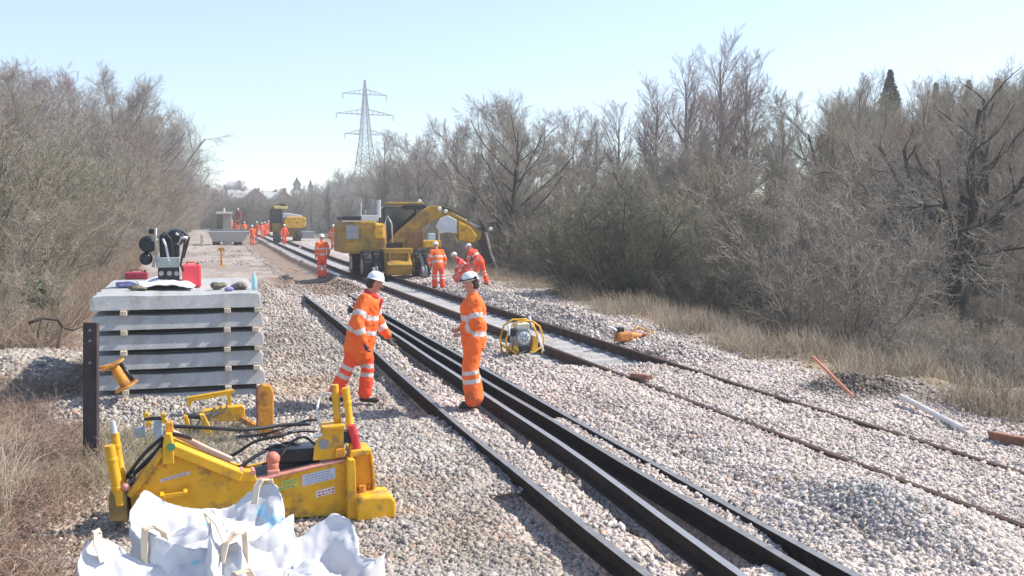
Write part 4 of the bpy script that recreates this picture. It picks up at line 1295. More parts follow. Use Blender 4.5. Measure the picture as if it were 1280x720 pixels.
# arm
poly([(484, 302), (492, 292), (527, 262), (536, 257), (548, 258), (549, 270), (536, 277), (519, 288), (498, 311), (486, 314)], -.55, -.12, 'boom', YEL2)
poly([(537, 259), (549, 259), (569, 270), (599, 288), (597, 299), (588, 304), (569, 300), (566, 294), (549, 280), (544, 272)], -.50, -.18, 'upper_boom', YEL2)
poly([(541, 283), (546, 273), (556, 269), (567, 275), (568, 292), (556, 290), (547, 292)], -.56, -.505, 'side_plate', PALE)
poly([(569, 276), (584, 284), (592, 294), (588, 303), (570, 299)], -.57, -.505, 'side_plate', YEL)
def cyl2(pa, pb, r, yy, name, m):
    (xa, za), (xb, zb) = e(*pa), e(*pb)
    return MB().cyl((xa, yy, za), (xb, yy, zb), r, n=12).build(name, m, ex, smooth=False)
cyl2((500, 312), (520, 294), .13, -.66, 'lift_cylinder', YEL2); cyl2((520, 294), (533, 281), .07, -.66, 'cylinder_rod', GREY)
cyl2((552, 263), (580, 277), .10, -.34, 'stick_cylinder', YEL2); cyl2((580, 277), (603, 287), .055, -.34, 'cylinder_rod', PALE)
hz_ = MB()
for q in range(4):
    pts = []
    for (px, py) in ((548, 262 + q), (560, 264 + q), (578, 270 + q * 1.4), (592, 272 + q * 2), (602, 284 + q)):
        x_, z_ = e(px, py); pts.append((x_, -.62 + .12 * q, z_ + .1 * math.sin(px)))
    hz_.tube(pts, .028, 6)
hz_.build('hydraulic_hose', HOSE, ex, smooth=True)
poly([(592, 284), (602, 283), (606, 292), (611, 315), (617, 335), (612, 345), (604, 342), (600, 318), (595, 300)], -.46, -.20, 'dipper_arm', mat("muddy_brown_steel", (.060, .040, .028), .7, var=.3))
cyl2((604, 286), (612, 318), .075, -.33, 'bucket_cylinder', mat("muddy_brown_steel", (0, 0, 0)))
cyl2((612, 318), (618, 336), .045, -.33, 'cylinder_rod', PALE)
cyl2((603, 290), (611, 322), .05, -.52, 'hose_guard', mat('pale_muddy_paint', (.45, .40, .33), .7, var=.3))
cyl2((611, 322), (622, 345), .04, -.52, 'bucket_link', mat('pale_muddy_paint', (0, 0, 0)))
bkt = MB().prism([e(602, 331), e(611, 328), e(619, 340), e(624, 350), e(616, 357), e(606, 357), e(600, 349)], -.85, .20)
for q in range(5):
    x_, z_ = e(622, 352); bkt.box((x_ + .05, -.78 + q * .22, z_ - .02), (.22, .07, .06), Matrix.Rotation(.5, 3, 'Y'))
bkt.build('bucket', mat("muddy_bucket", (.045, .028, .02), .8, var=.3), ex, bevel=.03)
poly([(522, 308), (522, 301), (526, 300), (543, 300), (543, 308)], -1.3, .3, 'step_platform', YEL, bevel=.02)
poly([(500, 314), (504, 300), (514, 290), (524, 286), (524, 300), (520, 307), (510, 316)], -.9, .9, 'boom_bracket', mat("rust_brown_paint", (.26, .13, .05), .6, var=.25), bevel=.02)
q0, q1 = e(528, 299), e(536, 291)
MB().box(((q0[0] + q1[0]) / 2, -1.1, (q0[1] + q1[1]) / 2), (q1[0] - q0[0], .3, q1[1] - q0[1])).build('tool_box', mat("pale_blue_paint", (.5, .66, .72), .5), ex, bevel=.02)
x_, z0_ = e(541, 300); _, z1_ = e(541, 287)
MB().bar((x_, -1.2, z0_), (x_, -1.2, z1_), .05).build('hand_rail', WOOD, ex)
for px, py in ((552.5, 264), (608, 286), (545, 261), (526, 251.5)):
    x_, z_ = e(px, py)
    MB().lathe((x_, -.62 if px > 540 else .3, z_), (0, -1, 0), [(.04, -.08), (.085, .0), (.085, .05), (.06, .07)], 12).build('work_lamp', WHITE, ex, smooth=False)

# ------------------------------------------------------------------ distant excavator, tail to the right
YF = 103
FX0, _ = V(357, 300, YF)
fz = float(ground_z(FX0, YF))
def f_(px, py): x, z = V(px, py, YF); return (x - FX0, z - fz)
fe = thing('excavator', 'smaller distant yellow excavator with bright tail swung over the first line', 'excavator', (FX0, YF, fz))
def fb_(p, q, y0, y1, name, m, bevel=.04):
    a, b_ = f_(*p), f_(*q)
    return MB().box(((a[0] + b_[0]) / 2, (y0 + y1) / 2, (a[1] + b_[1]) / 2), (abs(b_[0] - a[0]), y1 - y0, abs(b_[1] - a[1]))).build(name, m, fe, bevel=bevel)
MB().prism([f_(354, 285), f_(354, 275), f_(358, 271), f_(379, 271), f_(381, 274), f_(381, 283), f_(376, 285)], -1.2, 1.2).build('engine_housing', YEL, fe, bevel=.08)
MB().prism([f_(352, 273), f_(353, 267), f_(358, 266), f_(376, 269), f_(377, 272)], -.9, .9).build('engine_cover', PALE, fe, bevel=.06)
fb_((338, 290), (352, 261), -.1, 1.2, 'cab_glazing', GLASS)
fb_((338, 290), (352, 279), -.2, -.1, 'cab_door', YEL2)
fb_((338, 261), (340, 290), -.24, -.1, 'cab_post', BLKM); fb_((350.5, 261), (352, 290), -.24, -.1, 'cab_post', BLKM)
fb_((342, 261), (359, 258), -.5, 1.3, 'cab_roof', mat("pale_yellow_paint", (.75, .62, .22), .5))
MB().prism([f_(337, 290), f_(337, 264), f_(342, 257), f_(350, 256), f_(347, 262), f_(343, 268), f_(343, 290)], .2, .7).build('boom', YEL2, fe, bevel=.05)
MB().prism([f_(341, 262), f_(343, 256), f_(356, 254), f_(359, 259), f_(357, 260), f_(345, 260)], .25, .6).build('dipper_arm', BLKM, fe, bevel=.04)
fb_((345, 296), (374, 286), -.6, .6, 'chassis', YEL2)
for px in (346, 371):
    for yy in (-1.3, 1.3):
        tyre(fe, (f_(px, 297)[0], yy, .52), (1, 0, 0), .52, .5, GREY, BLK)
    MB().bar((f_(px, 297)[0], -1.3, .52), (f_(px, 297)[0], 1.3, .52), .15).build('axle', BLKM, fe)
fb_((376, 298), (392, 289), -.9, .9, 'rail_trailer_bed', GREY, .05)

# ------------------------------------------------------------------ site dumper on the haul way
YD = 92
DX0, _ = V(284, 305, YD)
dz = float(ground_z(DX0, YD))
def d_(px, py): x, z = V(px, py, YD); return (x - DX0, z - dz)
du = thing('dumper', 'tracked site dumper with wide pale grey skip facing down the haul way', 'dumper', (DX0, YD, dz))
def db(p, q, y0, y1, name, m, bevel=.04, par=None):
    a, b_ = d_(*p), d_(*q)
    return MB().box(((a[0] + b_[0]) / 2, (y0 + y1) / 2, (a[1] + b_[1]) / 2), (abs(b_[0] - a[0]), y1 - y0, abs(b_[1] - a[1]))).build(name, m, par or du, bevel=bevel)
sk = MB()
a = [d_(259, 289), d_(311, 289), d_(303, 302), d_(266, 302)]
sk.add([(a[0][0], -1.9, a[0][1]), (a[1][0], -1.9, a[1][1]), (a[2][0], -1.5, a[2][1]), (a[3][0], -1.5, a[3][1]),
        (a[0][0], 1.4, a[0][1] + .1), (a[1][0], 1.4, a[1][1] + .1), (a[2][0], 1.2, a[2][1]), (a[3][0], 1.2, a[3][1])],
       [(0, 1, 2, 3), (7, 6, 5, 4), (4, 0, 3, 7), (1, 5, 6, 2), (3, 2, 6, 7)])
so = sk.build('skip', mat("pale_skip_steel", (.42, .44, .46), .5, var=.1), du)
sd = so.modifiers.new('t', 'SOLIDIFY'); sd.thickness = .08
db((262, 289.2), (309, 287.0), -1.85, 1.3, 'spoil_load', mat("dark_spoil", (.09, .09, .095), .95, var=.3), .1)
db((278, 306), (289, 302), -1.3, -.9, 'bumper', PALE)
for p, q in (((266, 307.5), (275, 300)), ((293, 307.5), (302, 300))):
    db(p, q, -1.3, 1.8, 'track', BLK, .12)
db((273, 289), (290, 268), 1.5, 2.9, 'cab', mat("cream_paint", (.48, .40, .32), .55, var=.1))
db((271.5, 287), (279, 268.5), 1.44, 1.5, 'cab_window', GLASS, .01)
db((270, 268), (291, 264.8), 1.3, 3.0, 'cab_roof', mat("pale_cab_roof", (.72, .66, .56), .6))
x_, z_ = d_(281, 264); MB().cyl((x_, 2, z_ - .05), (x_, 2, z_ + .28), .09, n=10).build('beacon', PALE, du)
db((266, 301), (302, 289), 1.0, 2.6, 'frame', BLKM)
# marker things on the haul way
x, y = G(253, 308, 0)
MB().box((0, 0, .48), (.32, .32, .96), taper=.72).build('marker_block', mat("cream_plastic", (.62, .52, .42), .7, var=.1), None, bevel=.04).location = (x, y, float(ground_z(x, y)))
tag(bpy.data.objects['marker_block'], 'cream upright block standing beside the dumper skip', 'marker')
x, y = G(277, 332, 0)
mk = thing('marker_post', 'small orange yellow post alone in the dusty haul way', 'post', (x, y, float(ground_z(x, y))))
MB().cyl((0, 0, 0), (0, 0, .95), .05, .045, 10).build('post', ORAY, mk); MB().box((0, 0, .85), (.30, .06, .14)).build('cross_piece', ORAY, mk); MB().box((0, 0, .03), (.4, .4, .06), taper=.8).build('foot', ORAY, mk)

# ------------------------------------------------------------------ little power pack on the stones
x0, z0 = V(652, 449, 17.8); zg = float(ground_z(x0, 17.8))
def g_(px, py): x, z = V(px, py, 17.8); return (x - x0, z - zg)
pp = thing('power_pack', 'small yellow tube-framed power pack with round grey engine on the stones', 'power pack', (x0, 17.8, zg))
for yy in (-.16, .2):
    fr = MB()
    fr.tube([(g_(631, 445)[0], yy, .03), (g_(629, 428)[0], yy, .3), (g_(634, 412)[0], yy, .52), (g_(645, 405)[0], yy, .62), (g_(662, 405)[0], yy, .62), (g_(671, 412)[0], yy, .52), (g_(676, 428)[0], yy, .3), (g_(674, 445)[0], yy, .03)], .017, 8)
    fr.tube([(g_(631, 430)[0], yy, .17), (g_(640, 445)[0], yy, .06), (g_(664, 445)[0], yy, .06), (g_(675, 430)[0], yy, .17)], .017, 8)
    fr.build('tube_frame', YEL, pp, smooth=True)
MB().lathe((0, -.02, .30), (0, -1, 0), [(.05, -.22), (.17, -.2), (.19, -.1), (.19, .04), (.17, .08), (.1, .10), (.05, .12)], 24).build('engine', GREY, pp, smooth=False)
fl = MB().lathe((-.01, -.15, .32), (0, -1, 0), [(.02, 0), (.115, 0), (.115, .03), (.08, .045), (.03, .05)], 20)
fl.build('recoil_cover', PALE, pp)
fan = MB()
for q in range(8):
    t_ = q * math.pi / 4
    fan.bar((-.01 + .03 * math.cos(t_), -.205, .32 + .03 * math.sin(t_)), (-.01 + .1 * math.cos(t_ + .3), -.2, .32 + .1 * math.sin(t_ + .3)), .014, .01)
fan.build('cover_ribs', BLKM, pp)
MB().box((.0, .02, .52), (.26, .22, .12)).build('fuel_tank', mat("cream_tank", (.70, .66, .55), .4), pp, bevel=.03)
MB().cyl((.0, .02, .58), (.0, .02, .61), .03).build('fuel_cap', BLK, pp)
MB().box((-.19, -.06, .42), (.11, .14, .14)).build('air_filter', BLK, pp, bevel=.02)
MB().prism([(.14, .08), (.26, .10), (.25, .32), (.17, .36)], -.17, .12).build('guard_plate', YEL, pp, bevel=.01)
MB().prism([(-.28, .12), (-.17, .03), (-.06, .05), (-.14, .2)], -.17, .12).build('guard_plate', YEL, pp, bevel=.01)
MB().box((-.0, -.1, .10), (.22, .16, .12)).build('gearbox', BLKM, pp, bevel=.02)
for a, b_ in (((.18, -.1, .5), (.10, -.12, .70)), ((.25, -.2, .35), (.34, -.22, .08)), ((-.30, -.2, .38), (-.30, -.2, .58))):
    MB().tube([a, b_], .022, 8).build('handle', WHITE, pp, smooth=True)
MB().tube([(-.2, -.17, .3), (-.25, -.25, .15), (-.12, -.27, .06), (.02, -.2, .1)], .014, 6).build('hose', HOSE, pp, smooth=True)

# orange rail tool lying across the far shoulder
x, y = G(786, 427, .05); zg = float(ground_z(x, y))
ot = thing('rail_tool', 'orange and brown rail-handling tool lying on the stones at the verge', 'rail tool', (x, y, zg - .01), R(8))
MB().box((-.12, 0, .12), (.36, .22, .2)).build('motor_housing', mat("orange_brown_paint", (.58, .22, .05), .55, var=.25, dirt=(.12, .06, .03), dirt_amt=.3), ot, bevel=.05)
MB().cyl((.02, 0, .14), (.42, .05, .09), .08, .06).build('drive_arm', mat("orange_brown_paint", (0, 0, 0)), ot, bevel=.01)
MB().box((.36, .05, .08), (.16, .26, .16), Matrix.Rotation(.4, 3, 'Z')).build('clamp', RUST, ot, bevel=.02)
MB().box((-.2, .02, .26), (.13, .16, .10)).build('engine_block', BLKM, ot, bevel=.02)
MB().tube([(-.28, 0, .24), (-.42, -.04, .32), (-.54, -.06, .34)], .028, 8).build('handle', WHITE, ot, smooth=True)
MB().tube([(.1, .05, .2), (.3, .15, .28), (.5, .12, .2), (.62, .05, .16)], .018, 8).build('guide_bar', ORAY, ot, smooth=True)

# marker rod, white pole, rusty pipe and rail near the verge
def rod(name, p, q, r, m, label, cat, zp=0, zq=0, Yq=None):
    a = G(*p, zp); b_ = G(*q, zq)
    za, zb = float(ground_z(*a)) + zp + r, float(ground_z(*b_)) + zq + r
    return tag(MB().cyl((a[0], a[1], za), (b_[0], b_[1], zb), r, n=10).build(name, m), label, cat)
a = G(1066, 486, .2)
tag(MB().cyl((a[0], a[1], .1), (a[0] - .42, a[1] + .35, .62), .022, n=8).build('marker_rod', mat("faded_orange_paint", (.62, .26, .15), .7)),
    'thin faded orange rod leaning out of the dark soil heap', 'rod')
a = G(1126, 499, .1); b_ = G(1204, 541, .02)
tag(MB().cyl((a[0], a[1], float(ground_z(*a)) + .12), (b_[0], b_[1], float(ground_z(*b_)) + .05), .035, n=10).build('fallen_pole', mat("bleached_pole", (.66, .63, .58), .7, var=.1)),
    'pale bleached pole lying on the stones below the big oak', 'pole')
a = G(1236, 553, .02); b_ = G(1300, 566, .02)
o = MB()
za = float(ground_z(*a))
o.prism([(-.035, .12), (.035, .12), (.03, .09), (.01, .08), (.01, .03), (.06, 0), (-.06, 0), (-.01, .03), (-.01, .08), (-.03, .09)], 0, 1.6)
ro = o.build('rail_offcut', RUST); ro.location = (a[0], a[1], za)
ro.rotation_euler = (0, 0, math.atan2(b_[1] - a[1], b_[0] - a[0]) - R(90)); tag(ro, 'short rusty rail offcut lying at the grass verge past the white pole', 'rail')
for (px, py, s_) in ((801, 481, .13),):
    x, y = G(px, py, 0)
    m_ = MB().box((0, 0, 0), (.55, .10, .07)).build('rusty_plate', RUST, None, bevel=.01)
    m_.location = (x, y, float(ground_z(x, y)) + .08); m_.rotation_euler = (0, .08, R(95))
    tag(m_, 'short rusty brown plate lying against the buried rail of the second line', 'plate')
# ------------------------------------------------------------------ stack of concrete sleepers
YS = 14.75
xl, _ = V(110.5, 376, YS); xr_, _ = V(325.5, 376, YS)
SXC = (xl + xr_) / 2 + .02
zb = -.02
NL, PITCHZ = 6, .268
NAMES = ['bottom', 'second', 'third', 'fourth', 'fifth', 'topmost']
smesh = sleeper_mesh('sm', xr_ - xl, .30, .225, .198, 0.012).build('concrete_sleeper', CONC, None, bevel=.006, seg=1)
first = True
gs = np.random.default_rng(4)
for lay in range(NL):
    for k in range(12):
        o = smesh if first else copy_tree(smesh)
        first = False
        dx = (-.0, .03, .0, .02, .015, -.01)[lay] if k == 0 else gs.normal(0, .012)
        o.location = (SXC + dx, YS + .15 + k * .31, zb + lay * PITCHZ)
        if k == 0:
            tag(o, ('pale concrete sleeper in front of the topmost layer of the stack' if lay == 5 else 'concrete sleeper in front of the %s layer of the stack, counted from the ground' % NAMES[lay]), 'sleeper', 'stacked concrete sleepers')
        else:
            tag(o, 'concrete sleeper behind the front one in the %s layer of the stack' % NAMES[lay], 'sleeper', 'stacked concrete sleepers')
bt = MB().box((0, 1.8, .034), (.085, 3.72, .066)).build('timber_batten', WOOD, None, bevel=.004, seg=1)
n = 0
for lay in range(NL - 1):
    for fx_, nm in ((.20, 'one third along'), (.80, 'two thirds along'), (.975, 'at the trackside end')):
        o = bt if n == 0 else copy_tree(bt); n += 1
        o.location = (xl + (xr_ - xl) * fx_ + gs.normal(0, .012), YS + .0 + gs.normal(0, .015), zb + lay * PITCHZ + .1985)
        tag(o, 'pale timber batten %s above the %s layer of the sleeper stack' % (nm, NAMES[lay]), 'batten', 'battens between the stacked sleepers')
TOP = zb + 5 * PITCHZ + .198
def on_top(px, py): return G(px, py, TOP)
# --- things on the stack
x, y = on_top(318, 362)
wb = thing('water_bottle', 'clear pale blue water bottle at the trackside end of the stack top', 'bottle', (x, y, TOP))
MB().lathe((0, 0, 0), (0, 0, 1), [(.035, 0), (.038, .01), (.036, .06), (.038, .12), (.036, .17), (.014, .215), (.013, .24)], 16).build('bottle_body', mat("pale_blue_plastic", (.55, .80, .85), .15, transl=.4), wb, smooth=True)
MB().cyl((0, 0, .238), (0, 0, .258), .016).build('bottle_cap', WHITE, wb)
def lump(name, px, py, r, m, label, cat, sc=(1, 1, .5), seed=0, par=None, z=None):
    x, y = on_top(px, py)
    b = MB().ball((0, 0, 0), r, 30, 20, sc=sc)
    b.v = [tuple(Vector(v) * (1 + .45 * mnoise.noise(Vector(v) * .9 / r + Vector((seed, 0, 0))) + .4 * (.4 - abs(mnoise.noise(Vector(v) * 2.4 / r + Vector((0, seed, 0))))))) for v in b.v]
    o = b.build(name, m, None, smooth=True)
    zmin = min(v.co.z for v in o.data.vertices)
    o.location = (x, y, (z or TOP) - zmin - .004)
    return tag(o, label, cat)
CLB = mat("brown_green_cloth", (.15, .14, .09), .9, var=.4, scale=14); CLP = mat("blue_violet_cloth", (.25, .25, .42), .9, var=.3, scale=14)
lump('work_glove', 273, 362, .085, CLB, 'brown green crumpled glove on the stack top, farther from the bottle', 'glove', seed=1, sc=(1.2, .8, .6))
lump('work_glove', 299, 362, .085, mat("grey_brown_cloth", (.20, .17, .14), .9, var=.4, scale=14), 'grey brown crumpled glove on the stack top beside the bottle', 'glove', seed=5, sc=(1.2, .8, .6))
lump('cloth_rag', 286, 364, .055, CLP, 'small blue violet rag between the two crumpled gloves', 'rag', seed=9)
lump('cloth_rag', 157, 360, .10, CLP, 'blue violet rag on the stack top below the white sheet', 'rag', seed=3, sc=(1.5, .8, .4))
lump('cloth_bundle', 172, 363, .085, CLB, 'olive brown bundle on the stack top near the violet rag', 'bundle', seed=13, sc=(1.3, .8, .45))
# white sheet folded under the machine
gsx, gsy = 26, 16
x0_, y0_ = on_top(172, 358); x1_, y1_ = on_top(243, 351)
vs, fs = [], []
for j in range(gsy):
    for i in range(gsx):
        u, v_ = i / (gsx - 1), j / (gsy - 1)
        xx = x0_ + (x1_ - x0_) * u + .03 * math.sin(9 * v_ + 3); yy = YS + .9 + 1.5 * v_ + .10 * math.sin(5 * u)
        zz = TOP + .012 + .07 * abs(mnoise.noise(Vector((u * 4, v_ * 3, 1)))) + .09 * math.sin(math.pi * u) * (1 - abs(2 * v_ - 1) * .5)
        vs.append((xx, yy, zz))
for j in range(gsy - 1):
    for i in range(gsx - 1): fs.append((j * gsx + i, j * gsx + i + 1, (j + 1) * gsx + i + 1, (j + 1) * gsx + i))
m_ = MB(); m_.add(vs, fs); so = m_.build('plastic_sheet', mat("white_sheeting", (.80, .78, .80), .6), None, smooth=True)
sd = so.modifiers.new('t', 'SOLIDIFY'); sd.thickness = .012; sd.offset = 1
tag(so, 'crumpled white plastic sheet spread on the stack top under the black machine', 'sheet')
# red fuel containers
def can(px, py, w, d, h, m, label, cap, yoff=0):
    x, y = on_top(px, py); y = max(y, YS + .2) + yoff
    c = thing('fuel_can', label, 'fuel can', (x, y, TOP))
    MB().box((0, 0, h / 2), (w, d, h)).build('can_body', m, c, bevel=.025)
    MB().tube([(-w * .3, 0, h - .01), (-w * .25, 0, h + .035), (w * .2, 0, h + .035), (w * .28, 0, h - .01)], .012, 8).build('can_handle', m, c, smooth=True)
    MB().cyl((w * .36, 0, h - .01), (w * .36, 0, h + .03), .02).build('can_cap', cap, c)
can(240, 358, .27, .34, .33, mat("bright_red_plastic", (.80, .07, .09), .4), 'bright red fuel can standing by the black machine on the stack', GREEN, 0)
can(171, 349, .36, .28, .12, DRED, 'low dark red can across the black machine from the tall red can', BLK, 0.0)
# --- black hydraulic machine on the stack
x, y = on_top(210, 349); y = YS + 1.7; x = V(209, 340, y)[0]
def h_(px, py): a, c = V(px, py, y); return (a - x, c - TOP)
hm = thing('rail_drill', 'black hydraulic machine with grey legs and hoses standing on the sleeper stack', 'machine', (x, y, TOP))
def hb(p, q, y0, y1, name, m, bevel=.015):
    a, b_ = h_(*p), h_(*q)
    return MB().box(((a[0] + b_[0]) / 2, (y0 + y1) / 2, (a[1] + b_[1]) / 2), (abs(b_[0] - a[0]), y1 - y0, abs(b_[1] - a[1]))).build(name, m, hm, bevel=bevel)
GRN = mat("grey_green_paint", (.30, .36, .34), .5, var=.15)
hb((196, 334), (225, 321), -.18, .18, 'base_housing', GRN)
hb((198, 350), (224, 333), -.16, .2, 'valve_block', BLKM)
for px in (202, 212, 221): 
    a = h_(px, 341); MB().cyl((a[0], -.2, a[1]), (a[0], -.15, a[1]), .035).build('hose_coupling', GREY, hm)
hb((200, 322), (224, 293), -.12, .16, 'motor_block', BLKM, .03)
def tub(pts, r, name, m, yy=-.2, n=8):
    return MB().tube([(h_(px, py)[0], yy, h_(px, py)[1]) for px, py in pts], r, n).build(name, m, hm, smooth=True)
tub([(192, 333), (196, 318), (195, 300), (195, 285)], .022, 'support_leg', GREY)
tub([(204, 298), (208, 307), (212, 326)], .018, 'support_leg', PALE, -.24)
tub([(190, 300), (198, 300)], .018, 'cross_bar', GREY)
MB().lathe((h_(185, 305)[0], -.05, h_(185, 305)[1]), (0, -1, 0), [(.03, -.12), (.115, -.12), (.125, -.05), (.125, .08), (.10, .12), (.03, .12)], 20).build('flywheel', BLK, hm)
MB().lathe((h_(183, 323)[0], -.03, h_(183, 323)[1]), (0, -1, 0), [(.03, -.12), (.09, -.12), (.095, .08), (.06, .12), (.02, .12)], 18).build('pump', BLKM, hm)
hb((186, 292), (193, 286), -.1, .1, 'filter', BLK)
MB().lathe((h_(219, 297)[0], -.02, h_(219, 297)[1]), (0, -1, 0), [(.03, -.14), (.12, -.14), (.14, 0), (.12, .12), (.05, .16)], 20).build('motor_casing', BLKM, hm)
tub([(212, 294), (220, 288), (230, 290), (236, 297), (233, 308), (229, 322)], .022, 'hose', HOSE, -.1)
tub([(222, 303), (224, 294), (232, 296), (230, 310), (226, 330), (229, 338)], .018, 'hose', HOSE, -.26)
tub([(200, 296), (206, 290), (214, 298), (217, 320)], .016, 'hose', HOSE, -.28)
tub([(220, 291), (227, 297), (222, 305)], .018, 'crank', PALE, -.24); tub([(226, 296), (235, 297)], .024, 'crank_handle', PALE, -.26)

# ------------------------------------------------------------------ old steel post and fence posts
Yp = 11.6
x0_, z0_ = V(112, 575, Yp); _, z1_ = V(116, 403, Yp)
zg = float(ground_z(x0_, Yp)) - .15
po = thing('steel_post', 'old dark steel post with bolt holes standing in the brambles before the stack', 'post', (x0_, Yp, zg), R(-8))
po.rotation_euler = (0, R(1.6), R(-10))
hh = z1_ - zg
m_ = MB()
m_.box((0, 0, hh / 2), (.13, .020, hh)); m_.box((.062, .04, hh / 2), (.016, .10, hh - .01)); m_.box((-.062, .04, hh / 2), (.016, .10, hh - .012))
m_.build('post_body', mat("dark_rusty_steel", (.060, .042, .042), .75, var=.35, scale=6), po, bevel=.004)
for dz_ in (.08, .19, .42):
    MB().cyl((0, -.016, hh - dz_), (0, -.009, hh - dz_), .014, n=10).build('bolt', GREY, po)
for i, (px, tp, bt_) in enumerate(((4, 370, 424), (13.5, 371, 420))):
    Y_ = 24.5 - i * .8
    x0_, z1_ = V(px, tp, Y_); zg = float(ground_z(x0_, Y_)) - .1
    tag(MB().box((x0_, Y_, (z1_ + zg) / 2), (.12 if i == 0 else .07, .1, z1_ - zg)).build('fence_post', OLDW, None, bevel=.01),
        ['broad weathered timber fence post under the ivy', 'thin weathered timber fence post just before the broad one'][i], 'fence post')
# ivy over the fence
g = np.random.default_rng(50)
iv = []
n = 2600
c0 = np.array([V(28, 372, 25.4)[0], 25.6, V(28, 372, 25.4)[1] - .15])
p = c0 + g.normal(0, 1, (n, 3)) * np.array([.26, .2, .24])
p[:, 0] += g.normal(0, .12, n); dirs = _unit(g.normal(size=(n, 3)) + np.array([.3, -.6, .6]))
t1 = _unit(np.cross(dirs, g.normal(size=(n, 3)))); t2 = np.cross(dirs, t1)
s_ = g.uniform(.03, .06, n)[:, None]
vv = np.stack([p - t1 * s_, p - t2 * s_ * .8, p + t1 * s_ + dirs * .01, p + t2 * s_ * .8], 1).reshape(-1, 3)
ff = np.arange(n * 4).reshape(-1, 4)
ivt = thing('ivy_bush', 'dark green ivy clump hanging over the timber fence posts', 'ivy', (0, 0, 0))
link('foliage', mesh_np('ivy_leaves', vv, ff), ivt, [mat("ivy_leaf", (.075, .115, .04), .5, var=.4, scale=3, transl=.2)])
st = MB()
for q in range(6):
    a = g.uniform(-.5, .5); st.tube([(c0[0] + a, c0[1], float(ground_z(c0[0] + a, c0[1])) - .05), (c0[0] + a * .8 + .1, c0[1], c0[2] - .3), (c0[0] + a * .6, c0[1], c0[2] + .2)], .018, 6)
st.build('stem', BK_D, ivt, smooth=True)
# fallen dark branch
m_ = MB(); pts = [(V(px, py, 20.5)[0], 20.5 + q * .12, V(px, py, 20.5)[1]) for q, (px, py) in enumerate(((36, 404), (52, 398), (70, 401), (76, 412), (88, 416), (105, 410)))]
m_.tube(pts, [.03, .035, .03, .028, .022, .012], 7); m_.tube([pts[3], (pts[3][0] - .1, 20.4, pts[3][2] - .5)], [.028, .03], 6)
m_.tube([pts[1], (pts[1][0] - .15, 20.5, pts[1][2] - .6)], [.028, .03], 6)
tag(m_.build('dead_branch', BK_D, None, smooth=True), 'dark dead branch arching over the stone heap beside the stack', 'branch')

# yellow bobbin-shaped clamp near the post
Yc = 14.25
x0_, z0_ = V(152, 487, Yc); zg = float(ground_z(x0_, Yc))
def c_(px, py): a, c = V(px, py, Yc); return Vector((a - x0_, 0, c - zg))
bc = thing('clamp_spindle', 'orange yellow spindle with two flanges lying tilted by the old steel post', 'clamp', (x0_, Yc, zg))
a, b_ = c_(141, 456), c_(158, 483); b_.z = max(b_.z, .14); ax_ = (b_ - a).normalized()
MB().cyl(a, b_, .062, .072, 16).build('spindle', ORAY, bc, bevel=.005)
for c, r_ in ((a, .158), (b_, .16)):
    MB().cyl(c - ax_ * .015, c + ax_ * .015, r_, r_, 24).build('flange', ORAY, bc, bevel=.005)
MB().tube([a + Vector((-.02, .02, 0)), a + Vector((-.22, .05, -.06))], .02, 8).build('pin', ORAY, bc, smooth=True)
MB().tube([a + Vector((.08, .1, .0)), b_ + Vector((.10, .1, .02))], .03, 8).build('guide_rod', BLKM, bc, smooth=True)

# ------------------------------------------------------------------ yellow lifting gear behind the frame
Yg = 12.3
x0_, _ = V(280, 545, Yg)
zg = float(ground_z(x0_, Yg))
def l_(px, py, Y_=Yg): a, c = V(px, py, Y_); return (a - x0_, max(c - zg, 0.01))
lg = thing('lifting_beam', 'yellow lifting beam with one upright end plate lying in the weeds', 'lifting gear', (x0_, Yg, zg))
MB().prism([l_(323, 541), l_(322, 486), l_(328, 480), l_(338, 481), l_(342, 490), l_(342, 541)], -.05, .09).build('end_plate', ORAY, lg, bevel=.015)
MB().prism([l_(321, 541), l_(320, 488), l_(323, 484), l_(323.5, 541)], -.07, .11).build('wear_strip', RUST, lg, bevel=.005)
a = l_(346, 536); MB().lathe((a[0], -.12, .07), (0, -1, 0), [(.02, -.05), (.07, -.05), (.07, .05), (.02, .05)], 16).build('roller', RUST, lg)
MB().prism([l_(px_, py_, 13.1) for px_, py_ in ((252, 526), (253, 513), (280, 508), (303, 506), (306, 510), (306, 526))], .74, .88).build('main_beam', YEL, lg, bevel=.012)
tb = MB().prism([l_(px_, py_, 13.9) for px_, py_ in ((234, 508), (234, 497), (262, 492), (292, 487), (293, 491), (289, 492), (289, 508), (284, 508), (284, 494), (264, 498), (240, 502), (239, 508))], 0, .07).build('tie_bar', YEL, None, bevel=.006)
tb.location = (x0_, 13.9, zg); tag(tb, 'thin bent yellow bar standing against the foot of the sleeper stack', 'bar')
a = l_(306, 516); b_ = l_(324, 516)
MB().bar((a[0], .8, .12), (b_[0], .06, .14), .06).build('link', ORAY, lg)
MB().prism([l_(249, 516), l_(255, 516), l_(262, 530), l_(264, 538), l_(256, 543), l_(253, 530)], -.12, .0).build('jaw', YEL, lg, bevel=.008)
MB().prism([l_(229, 518), l_(234, 517), l_(238, 530), l_(235, 536), l_(231, 528)], -.12, .0).build('jaw', YEL, lg, bevel=.008)
a, b_ = l_(232, 519), l_(256, 521); MB().cyl((a[0], -.05, a[1]), (b_[0], -.05, b_[1]), .025).build('pivot_pin', BLKM, lg)
for q in range(3):
    pts = [l_(236 + 6 * q, 540), l_(240 + 14 * q, 530), l_(262 + 10 * q, 524), l_(270 + 8 * q, 520)]
    MB().tube([(p[0], .15 + .16 * i_ + .05 * q, max(.03, p[1] - .02 + .05 * (i_ == 1))) for i_, p in enumerate(pts)], .012, 6).build('hose', HOSE, lg, smooth=True)
